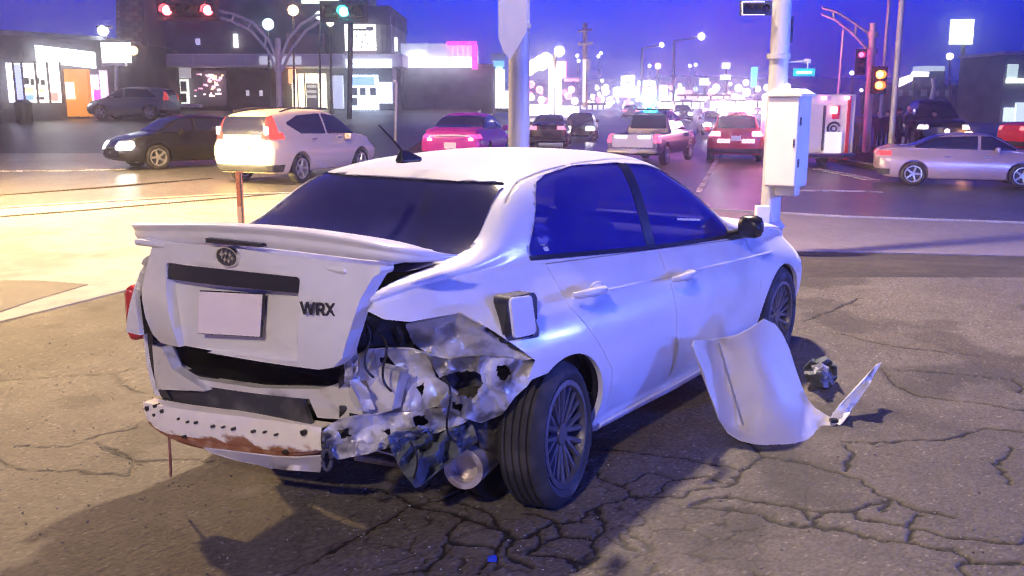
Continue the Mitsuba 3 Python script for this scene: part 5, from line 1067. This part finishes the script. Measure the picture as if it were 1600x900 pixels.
for lb, u0, v0, u1, v1, e in [('glaring white shop row right of the pickup truck beacon', 1046, 160, 1100, 170, (2, 1.9, 2.2)), ('glaring pinkish white shop row above the red emergency truck', 1122, 158, 1192, 168, (2.2, 1.6, 1.8)), ('pale blue lit shop row left of the pickup truck beacon', 912, 164, 946, 171, (1.0, 1.0, 1.8)), ('low lit shop row with an amber stripe far down the road', 1060, 150, 1140, 155, (1.2, .7, .9))]:
    k = thing('lit_shop_row', lb, 'shop'); pxbox(k, 'front', u0, v0, u1, v1, 105, 4, 'lamp_white', emit=e); pxbox(k, 'roof', u0-2, v0-3, u1+2, v0, 104.8, 5, 'wall_dark')  # the pinkish front is a glowing slab added for a light flare
    for j in range(4): pxbox(k, 'pier', u0+(j+.5)*(u1-u0)/4, v0, u0+(j+.5)*(u1-u0)/4+2, v1, 104.7, .2, 'wall_dark')
# dark rise behind the town
hl = thing('hills', kind='structure')
hx = np.linspace(-390, 390, 90); hh = 7+9*meshkit.fbm(np.c_[hx/90, hx*0, hx*0], 4, 2); rows = [np.c_[hx, hx*0+420, hx*0-3], np.c_[hx, hx*0+430, hh], np.c_[hx, hx*0+640, hh*.9], np.c_[hx, hx*0+660, hx*0-3]]
v = np.vstack(rows); i, j = np.meshgrid(np.arange(3), np.arange(89), indexing='ij'); a = (i*90+j).ravel(); part(hl, None, (v, np.stack([a, a+1, a+91, a+90], 1)), 'verge_earth', True)

# ------------------------------------------------------------ traffic signals, masts, cabinet, people
def signal(name, label, c, right, n, lit, s=1.0, emit=(20, 1, .6), weight=.3, vertical=False, face=(0, -1, 0)):
    """a signal head of n lenses; lit: {index: emission}"""
    k = thing(name, label, 'traffic signal'); c = np.array(c, float); r = np.array([0, 0, -1.0]) if vertical else np.array(right, float); f = np.array(face, float)
    up = np.cross(f, r); up /= np.linalg.norm(up); M = np.column_stack([r, up, f, c]); hw = n*.17*s
    part(k, 'housing', rbox([-hw, -.17*s, -.22*s], [hw, .17*s, 0], .03*s).transform(M), 'satin_black', 30)
    part(k, 'backplate', rbox([-hw-.09*s, -.26*s, -.03*s], [hw+.09*s, .26*s, -.01*s], .009*s).transform(M), 'dark_grey', 30)
    for i in range(n):
        x = (-hw+.17*s)+i*.34*s
        e = lit.get(i)
        part(k, 'lens', m3.Manifold.cylinder(.03*s, .12*s, .11*s, 24).translate([x, 0, .0]).transform(M), 'lamp_white' if e else 'car_black', 40, e, weight)
        vis = lathe([(.145*s, 0), (.145*s, .2*s), (.135*s, .2*s), (.135*s, 0)], 24)^box([-1, -.04*s if True else -1, -1], [1, 1, 1])
        part(k, 'visor', vis.translate([x, 0, 0]).transform(M), 'satin_black', 40)
    return k
# left mast with curved truss arms
lm = thing('signal_mast', 'grey traffic mast with curved arms left of the white lit shop fronts', 'traffic mast')
Ym = 39.0
pole(lm, 'post', [(437, 172), (434, 60)], .12, Ym); 
pole(lm, 'arm', [(434, 96), (420, 62), (395, 35), (365, 22), (340, 17)], .06, Ym); pole(lm, 'arm', [(432, 112), (418, 78), (392, 48), (362, 33), (344, 28)], .06, Ym)
for a, b in [((416, 58), (414, 72)), ((392, 34), (388, 45)), ((366, 22), (362, 33))]: pole(lm, 'brace', [a, b], .045, Ym)
pole(lm, 'arm', [(437, 96), (450, 62), (470, 38), (495, 24), (520, 18)], .06, Ym); pole(lm, 'arm', [(440, 112), (456, 76), (478, 48), (500, 33)], .06, Ym)
signal('traffic_signal', 'double red signal head on the left curved arm', at(293, 16, Ym-.3), (1, 0, 0), 4, {0: (60, 2.0, 2.6), 3: (60, 2.0, 2.6)}, 1.6, weight=.6)
pole(lm, 'signal_hanger', [(338, 17), (252, 10)], .05, Ym)
signal('traffic_signal', 'green signal head on the right curved arm', at(537, 18, Ym-.3), (1, 0, 0), 3, {0: None, 1: (1.0, 40, 37), 2: None}, 1.6, weight=.6)
pole(lm, 'signal_hanger', [(515, 18), (560, 17)], .05, Ym)
lb = thing('lit_street_sign', 'pale green lit sign cut by the top edge beside the green signal', 'sign'); pxbox(lb, 'panel', 471, -6, 529, 5, Ym, .1, 'lamp_white', emit=(1.9, 2.6, 1.7)); pole(lb, 'bracket', [(500, 5), (500, 24)], .03, Ym)
for lb_, u, v, r, e in [('warm lamp globe above the left traffic mast', 458, 16, .26, (14, 9, 3.5)), ('cool white lamp beside the left traffic mast', 419, 38, .28, (4, 7, 8)), ('white lamp left of the green signal', 499, 24, .2, (9, 9, 8)), ('dim yellow lamp under the green signal', 516, 35, .2, (2.0, 2.0, 1.2))]:
    k = thing('globe_lamp', lb_, 'lamp'); bulb(k, 'globe', u, v, 48, r, e); pole(k, 'post', [(u, v), (u+2, 172)], .05, 48.3, 'dark_grey')
dk = thing('dark_pole', 'dark post standing in front of the lit shop front under the green signal', 'pole'); pole(dk, 'shaft', [(546, 186), (548, 28)], .11, 41, 'satin_black'); bulb(dk, 'cap', 548, 27, 41, .13, None, mat_='satin_black')
dk = thing('dark_pole', 'thin dark post between the two lit shop fronts', 'pole'); pole(dk, 'shaft', [(518, 176), (517, 46)], .05, 44, 'satin_black'); pxbox(dk, 'base', 515, 170, 521, 178, 44, .25, 'dark_grey')
# pole with the signal cabinet on the right
Yp = 11.9; pb = lot_at(1207, 372); cx = lambda u: at(u, 300, Yp)[0]
rp = thing('signal_pole', 'thick grey pole with a wide base carrying the signal cabinet', 'pole')
p0 = at(1205, 300, Yp); gz = float(lot_z(p0[0], Yp))
part(rp, 'shaft', tube([(p0[0], Yp, gz), (p0[0]+.01, Yp, 2.2), (p0[0]+.01, Yp, 5.5)], [.125, .118, .105], 20), 'galvanised', 50)
part(rp, 'base_cover', cyl([p0[0], Yp, gz-.2], [p0[0], Yp, gz+.36], .19, .17, seg=8), 'galvanised', False)
part(rp, 'base_flange', cyl([p0[0], Yp, gz+.36], [p0[0], Yp, gz+.44], .205, .14, seg=8), 'galvanised', False)
part(rp, 'base_box', rbox(at(1181, 362, Yp-.22), at(1204, 322, Yp-.22)+[0, .12, 0], .01), 'cream_white', 30)
part(rp, 'collar', cyl([p0[0], Yp, at(0, 92, Yp)[2]], [p0[0], Yp, at(0, 84, Yp)[2]], .145, seg=20), 'galvanised')
cab = thing('signal_cabinet', 'white signal cabinet with a peaked cap strapped to the pole', 'cabinet')
c0, c1 = at(1201, 286, 11.55), at(1276, 157, 11.55); xm = at(1246, 200, 11.55)[0]
# box turned a little so that its grey right side shows
a_ = math.radians(32); ctr = np.array([at(1222, 214, 11.55)[0], 11.55, (c0[2]+c1[2])/2]); wF = .40; dF = .42; hF = c1[2]-c0[2]+.10
place[cab] = mat_world(ctr, -.62)
part(cab, 'box', rbox([-wF/2, 0, -hF/2], [wF/2, dF, hF/2], .012), 'pale_grey', 30)
part(cab, 'door', rbox([-wF/2+.012, -.022, -hF/2+.02], [wF/2-.012, .0, hF/2-.02], .008), 'white_paint', 30)
part(cab, 'cap', m3.Manifold.batch_hull([box([-wF/2-.03, -.05, hF/2], [wF/2+.03, dF+.03, hF/2+.03]), box([-wF/2+.05, .05, hF/2+.06], [wF/2-.05, dF-.06, hF/2+.09])]), 'cream_white', False)
part(cab, 'latch', rbox([wF/2-.05, -.04, -.06], [wF/2-.03, -.02, .04], .006), 'dark_grey'); part(cab, 'hinge', rbox([wF/2-.004, .02, .2], [wF/2+.012, .06, .3], .005), 'dark_grey'); part(cab, 'hinge', rbox([wF/2-.004, .02, -.3], [wF/2+.012, .06, -.2], .005), 'dark_grey')
part(cab, 'lamp', m3.Manifold.sphere(.035, 16).translate([-.02, .15, hF/2+.12]), 'lamp_white', 40, (4, 4, 4))
part(cab, 'conduit_box', rbox([-.10, .12, -hF/2-.12], [.16, .3, -hF/2], .02), 'pale_grey', 30)
k = signal('traffic_signal', 'horizontal signal head edged in pink light left of the cabinet pole', at(1181, 13, 11.8), (1, 0, 0), 3, {}, .33)
part(k, 'lit_edge', cat(*[tube([at(a, b, 11.72), at(c, d, 11.72)], .008, 8) for a, b, c, d in [(1160, 3, 1195, 3), (1160, 23, 1195, 23), (1160, 3, 1160, 23)]]), 'lamp_white', 30, (3.6, .8, 1.8), kind='stuff'); part(k, 'bracket', tube([at(1190, 13, 11.85), at(1204, 13, 11.9)], .02, 8), 'galvanised')
k = signal('traffic_signal', 'vertical signal head glowing red on the right side of the cabinet pole', at(1231, 46, 11.9), (1, 0, 0), 3, {0: (5, .25, .9), 1: (4, .2, 1.0), 2: (2.5, .15, .9)}, .26, vertical=True)
part(k, 'bracket', tube([at(1226, 46, 11.95), at(1206, 46, 11.92)], .02, 8), 'galvanised')
ss_ = thing('street_name_sign', 'green street name sign on a bracket right of the cabinet pole', 'sign')
pxbox(ss_, 'panel', 1240, 107, 1274, 119, 11.8, .015, 'sign_green', emit=(.01, .30, .22)); pxbox(ss_, 'lettering', 1245, 111, 1269, 115, 11.79, .008, 'white_paint', emit=(.5, .9, .7)); pole(ss_, 'bracket', [(1222, 97), (1238, 97), (1262, 96)], .012, 11.85); pole(ss_, 'hanger', [(1262, 96), (1262, 108)], .01, 11.82)
pxbox(ss_, 'camera', 1220, 86, 1226, 100, 11.9, .1, 'pale_grey'); pxbox(ss_, 'camera', 1258, 92, 1267, 99, 11.85, .05, 'pale_grey')
# right mast with the double curved arm
rm = thing('signal_mast', 'grey traffic mast with a double curved arm on the right corner', 'traffic mast')
Yr = 37.0
pole(rm, 'post', [(1353, 238), (1358, 150), (1364, 36)], [.16, .15, .13], Yr); pole(rm, 'arm', [(1284, 12), (1308, 19), (1335, 36), (1361, 55)], .055, Yr); pole(rm, 'arm', [(1284, 22), (1304, 30), (1330, 50), (1360, 82)], .055, Yr)
for a, b in [((1302, 17), (1303, 28)), ((1338, 38), (1336, 55))]: pole(rm, 'brace', [a, b], .05, Yr)
pole(rm, 'collar', [(1362, 84), (1363, 76)], .2, Yr); pole(rm, 'collar', [(1364, 58), (1364.5, 50)], .2, Yr)
for nm, lbl, pts_, r, Y, m_ in [('tall_pole', 'tallest thin pole on the right, nearer the frame edge', [(1392, 228), (1411, -20)], .10, 33, 'galvanised'), ('tall_pole', 'thin pole with a red and amber signal on the right', [(1375, 182), (1391, -20)], .06, 36, 'galvanised'), ('tall_pole', 'thin bent pole hanging under the double curved arm', [(1310, 146), (1318, 46)], .05, 37.5, 'galvanised')]:
    k = thing(nm, lbl, 'pole'); pole(k, 'shaft', pts_, r, Y, m_); bulb(k, 'collar', pts_[0][0], pts_[0][1], Y, r*1.3, None, mat_='galvanised')
signal('traffic_signal', 'signal head with glaring orange lenses on the thin right pole', at(1374, 125, 35.6), (1, 0, 0), 2, {0: (25, 5, .4), 1: (25, 4, .3)}, 1.15, vertical=True, weight=.5)
signal('traffic_signal', 'small red signal left of the right traffic mast', at(1345, 97, 36.4), (1, 0, 0), 3, {0: (9, .3, 1.6)}, .8, vertical=True)
for lb_, u, v, r, e in [('small white lamp left of the right mast', 1331, 114, .1, (5, 5, 5)), ('white lamp on the right below the green lit sign', 1484, 88, .16, (6, 6, 6)), ('small lamp above the officers', 1346, 141, .08, (5, 5, 6))]:
    k = thing('globe_lamp', lb_, 'lamp'); bulb(k, 'globe', u, v, 45, r, e); pole(k, 'post', [(u, v), (u, 210)], .03, 45.2, 'dark_grey')
# lit pole signs and buildings on the right
k = thing('pole_sign', 'tall pale green lit pole sign high on the right', 'sign'); pxbox(k, 'panel', 1489, 30, 1523, 44, 90, .5, 'lamp_white', emit=(2.4, 2.6, 2.2)); pxbox(k, 'panel', 1488, 45, 1522, 69, 90, .5, 'lamp_white', emit=(2.2, 2.5, 1.7)); pole(k, 'post', [(1505, 70), (1505, 175)], .2, 90.4, 'wall_dark')
k = thing('fast_food_sign', 'white lit canopy signs on the right between the thin poles and the dark building', 'sign'); pxquad(k, 'panel', [(1404, 124), (1427, 116), (1427, 126), (1404, 137)], 70, 70, .4, 'lamp_white', (2.8, 2.7, 2.6)); pxbox(k, 'panel', 1428, 112, 1452, 120, 70, .4, 'lamp_white', emit=(2.6, 2.6, 2.4)); pole(k, 'curved_post', [(1458, 122), (1460, 135), (1457, 150), (1454, 160)], .16, 70, 'cream_white'); pole(k, 'post', [(1428, 128), (1428, 175)], .1, 70.4, 'dark_grey')
k = thing('right_building', 'dark low building with a lit roof edge behind the officers', 'building'); pxbox(k, 'wall', 1395, 132, 1580, 180, 95, 8, 'wall_dark'); pxbox(k, 'roof_sign', 1440, 103, 1477, 111, 94, 2, 'lamp_white', emit=(.45, .55, .6)); pxbox(k, 'tower', 1441, 111, 1477, 135, 94.2, 2, 'wall_blue_grey')
for i in range(9): pxbox(k, 'window', 1402+i*19, 140+(i % 2), 1411+i*19, 150, 94.9, .2, 'wall_blue_grey', emit=(.05, .05, .09))
k = thing('edge_building', 'pale lit building cut by the right edge of the picture', 'building'); pxbox(k, 'wall', 1572, 82, 1680, 192, 60, 6, 'wall_blue_grey'); pxbox(k, 'upper_window', 1577, 100, 1592, 128, 59.8, .2, 'lamp_white', emit=(.55, .75, .6)); pxbox(k, 'lit_band', 1574, 122, 1640, 130, 59.7, .2, 'lamp_white', emit=(1.2, 1.4, 1.2)); pxbox(k, 'window', 1571, 168, 1586, 190, 59.8, .2, 'lamp_white', emit=(.9, 1.1, 1.3)); pxbox(k, 'window', 1589, 160, 1605, 190, 59.8, .2, 'lamp_white', emit=(.7, .9, .9)); pxbox(k, 'roof_edge', 1570, 80, 1680, 85, 59.6, 6.2, 'pale_grey')
# short orange marker post
mk = thing('marker_post', 'short rusty orange marker post left of the crashed sedan', 'post'); mq = lot_at(379, 352)
Yk = float(mq[1]); a = at(378, 352, Yk); b = at(374, 268, Yk)
part(mk, 'post', box([a[0]-.045, Yk-.03, a[2]-.1], [a[0]+.035, Yk+.03, b[2]]), 'rusty_red'); part(mk, 'rib', box([a[0]+.022, Yk-.045, a[2]-.1], [a[0]+.036, Yk-.03, b[2]-.02]), 'dark_grey'); part(mk, 'sleeve', box([a[0]-.048, Yk-.034, a[2]-.1], [a[0]+.020, Yk-.031, a[2]+.28]), 'post_tan')
# people at the corner
def person(label, u, v, Y, h, coat, legs, head, yaw=0.0, lean=0.0, vest=None, hat=None, arm=0.0):
    q = at(u, v, Y); k = thing('person', label, 'person', None, mat_world(q, yaw, h/1.75))
    J = lambda a, ra, b, rb: m3.Manifold.batch_hull([m3.Manifold.sphere(ra, 12).translate(list(map(float, a))), m3.Manifold.sphere(rb, 12).translate(list(map(float, b)))])
    body = J((0, 0, .95), .15, (0, lean*.5, 1.32), .17)+J((-.14, lean*.5, 1.40), .085, (.14, lean*.5, 1.40), .085)+J((0, lean*.5, 1.40), .07, (0, lean*.6, 1.52), .055)
    for s in (-1, 1):
        body = body+J((s*.19, lean*.5, 1.40), .062, (s*.25, lean*.5+.02, 1.12), .05)+J((s*.25, lean*.5+.02, 1.12), .05, (s*(.24-arm*.12), -.10-arm*.2, .90+arm*.28), .038)+J((s*(.24-arm*.12), -.10-arm*.2, .90+arm*.28), .04, (s*(.235-arm*.12), -.13-arm*.22, .83+arm*.30), .03)
    part(k, 'torso', body, coat, 60)
    lg = J((0, 0, .95), .15, (0, 0, .88), .15)
    for s in (-1, 1): lg = lg+J((s*.09, 0, .90), .095, (s*.11, -.02, .50), .068)+J((s*.11, -.02, .50), .066, (s*.12, .02, .09), .046)+J((s*.12, .03, .05), .05, (s*.13, -.15, .035), .04)
    part(k, 'trousers', lg, legs, 60)
    hd = m3.Manifold.sphere(.105, 20).scale([.82, .95, 1.18]).translate([0, lean*.65-.01, 1.64])+m3.Manifold.sphere(.02, 8).translate([0, lean*.65-.115, 1.63])+m3.Manifold.sphere(.02, 8).translate([.088, lean*.65, 1.63])+m3.Manifold.sphere(.02, 8).translate([-.088, lean*.65, 1.63])
    part(k, 'head', hd, 'skin', 60)
    part(k, 'hat' if hat else 'hair', m3.Manifold.sphere(.112, 20).scale([.86, .98, .85]).translate([0, lean*.65+.012, 1.70])-box([-1, -1, 0], [1, -.02+lean*.65, 1.66]) if not hat else m3.Manifold.cylinder(.09, .112, .10, 20).translate([0, lean*.65, 1.68])+m3.Manifold.cylinder(.015, .15, .15, 20).translate([0, lean*.65-.03, 1.675]), hat or 'car_black', 60)
    if vest: part(k, 'vest', J((0, 0, 1.02), .165, (0, lean*.5, 1.36), .185), vest, 60)
Yq = 38.0
person('person in navy uniform standing close right of the right traffic mast', 1369, 234, Yq, 1.55, 'cloth_navy', 'cloth_navy', 0, .3)
person('person in a dark coat left of the tallest thin pole', 1383, 232, Yq+.8, 1.5, 'cloth_navy', 'cloth_navy', 0, -.5, arm=1)
person('person in a lime green vest half hidden by the tallest thin pole', 1391, 240, Yq-1, 1.12, 'cloth_navy', 'cloth_navy', 0, .2, vest='vest_lime')
person('person in dark uniform with a white cap right of the tallest thin pole', 1417, 236, Yq-.5, 1.72, 'cloth_navy', 'cloth_navy', 0, .4, hat='cloth_white', arm=1)
person('person in dark clothes rightmost of the group', 1441, 236, Yq, 1.65, 'cloth_navy', 'cloth_navy', 0, -.4)
person('person in a dark jacket half hidden behind the tallest thin pole', 1401, 235, Yq+.4, 1.66, 'cloth_navy', 'cloth_navy', 0, 1.2)
person('person in a navy coat standing nearest the black pickup truck', 1455, 238, Yq-.6, 1.6, 'cloth_navy', 'cloth_navy', 0, -.9, arm=1)
person('person in a dark coat between the ambulance and the right traffic mast', 1348, 236, Yq+.5, 1.62, 'cloth_navy', 'cloth_navy', 0, .8)
person('person in tan firefighter gear beside the ambulance', 1337, 240, Yq-2.5, 1.35, 'cloth_tan', 'cloth_tan', 0, .6, hat='cloth_tan')

# ------------------------------------------------------------ haze added to spread a lens-like glow round the lamps
scene['haze_air'] = {'type': 'homogeneous', 'albedo': {'type': 'rgb', 'value': [.95, .95, .95]}, 'sigma_t': .0055, 'phase': {'type': 'hg', 'g': 0.96}}
k = thing('haze', kind='stuff')
scene[k] = {'type': 'cube', 'to_world': T().translate([0, 320, 14]).scale([410, 390, 19]), 'bsdf': {'type': 'null'}, 'interior': {'type': 'ref', 'id': 'haze_air'}}
scene['camera']['medium'] = {'type': 'ref', 'id': 'haze_air'}

for pre, gr in {'person': 'people standing at the corner', 'distant_lamp': 'distant street lamps', 'distant_car': 'cars further down the road', 'road_lamp': 'road lamps on tall poles', 'globe_lamp': 'globe lamps', 'traffic_signal': 'traffic signals',
                'hill_building': 'lit buildings on the rise', 'lit_shop_row': 'lit shop rows far down the road', 'distant_sign': 'distant lit signs', 'signal_mast': 'traffic masts', 'tall_pole': 'thin poles on the right', 'dark_pole': 'dark posts before the plaza', 'street_lamp': 'street lamps', 'pole_sign': 'lit pole signs'}.items():
    for k in labels:
        if '__' not in k and (k == pre or k.startswith(pre+'_0')): labels[k]['group'] = gr
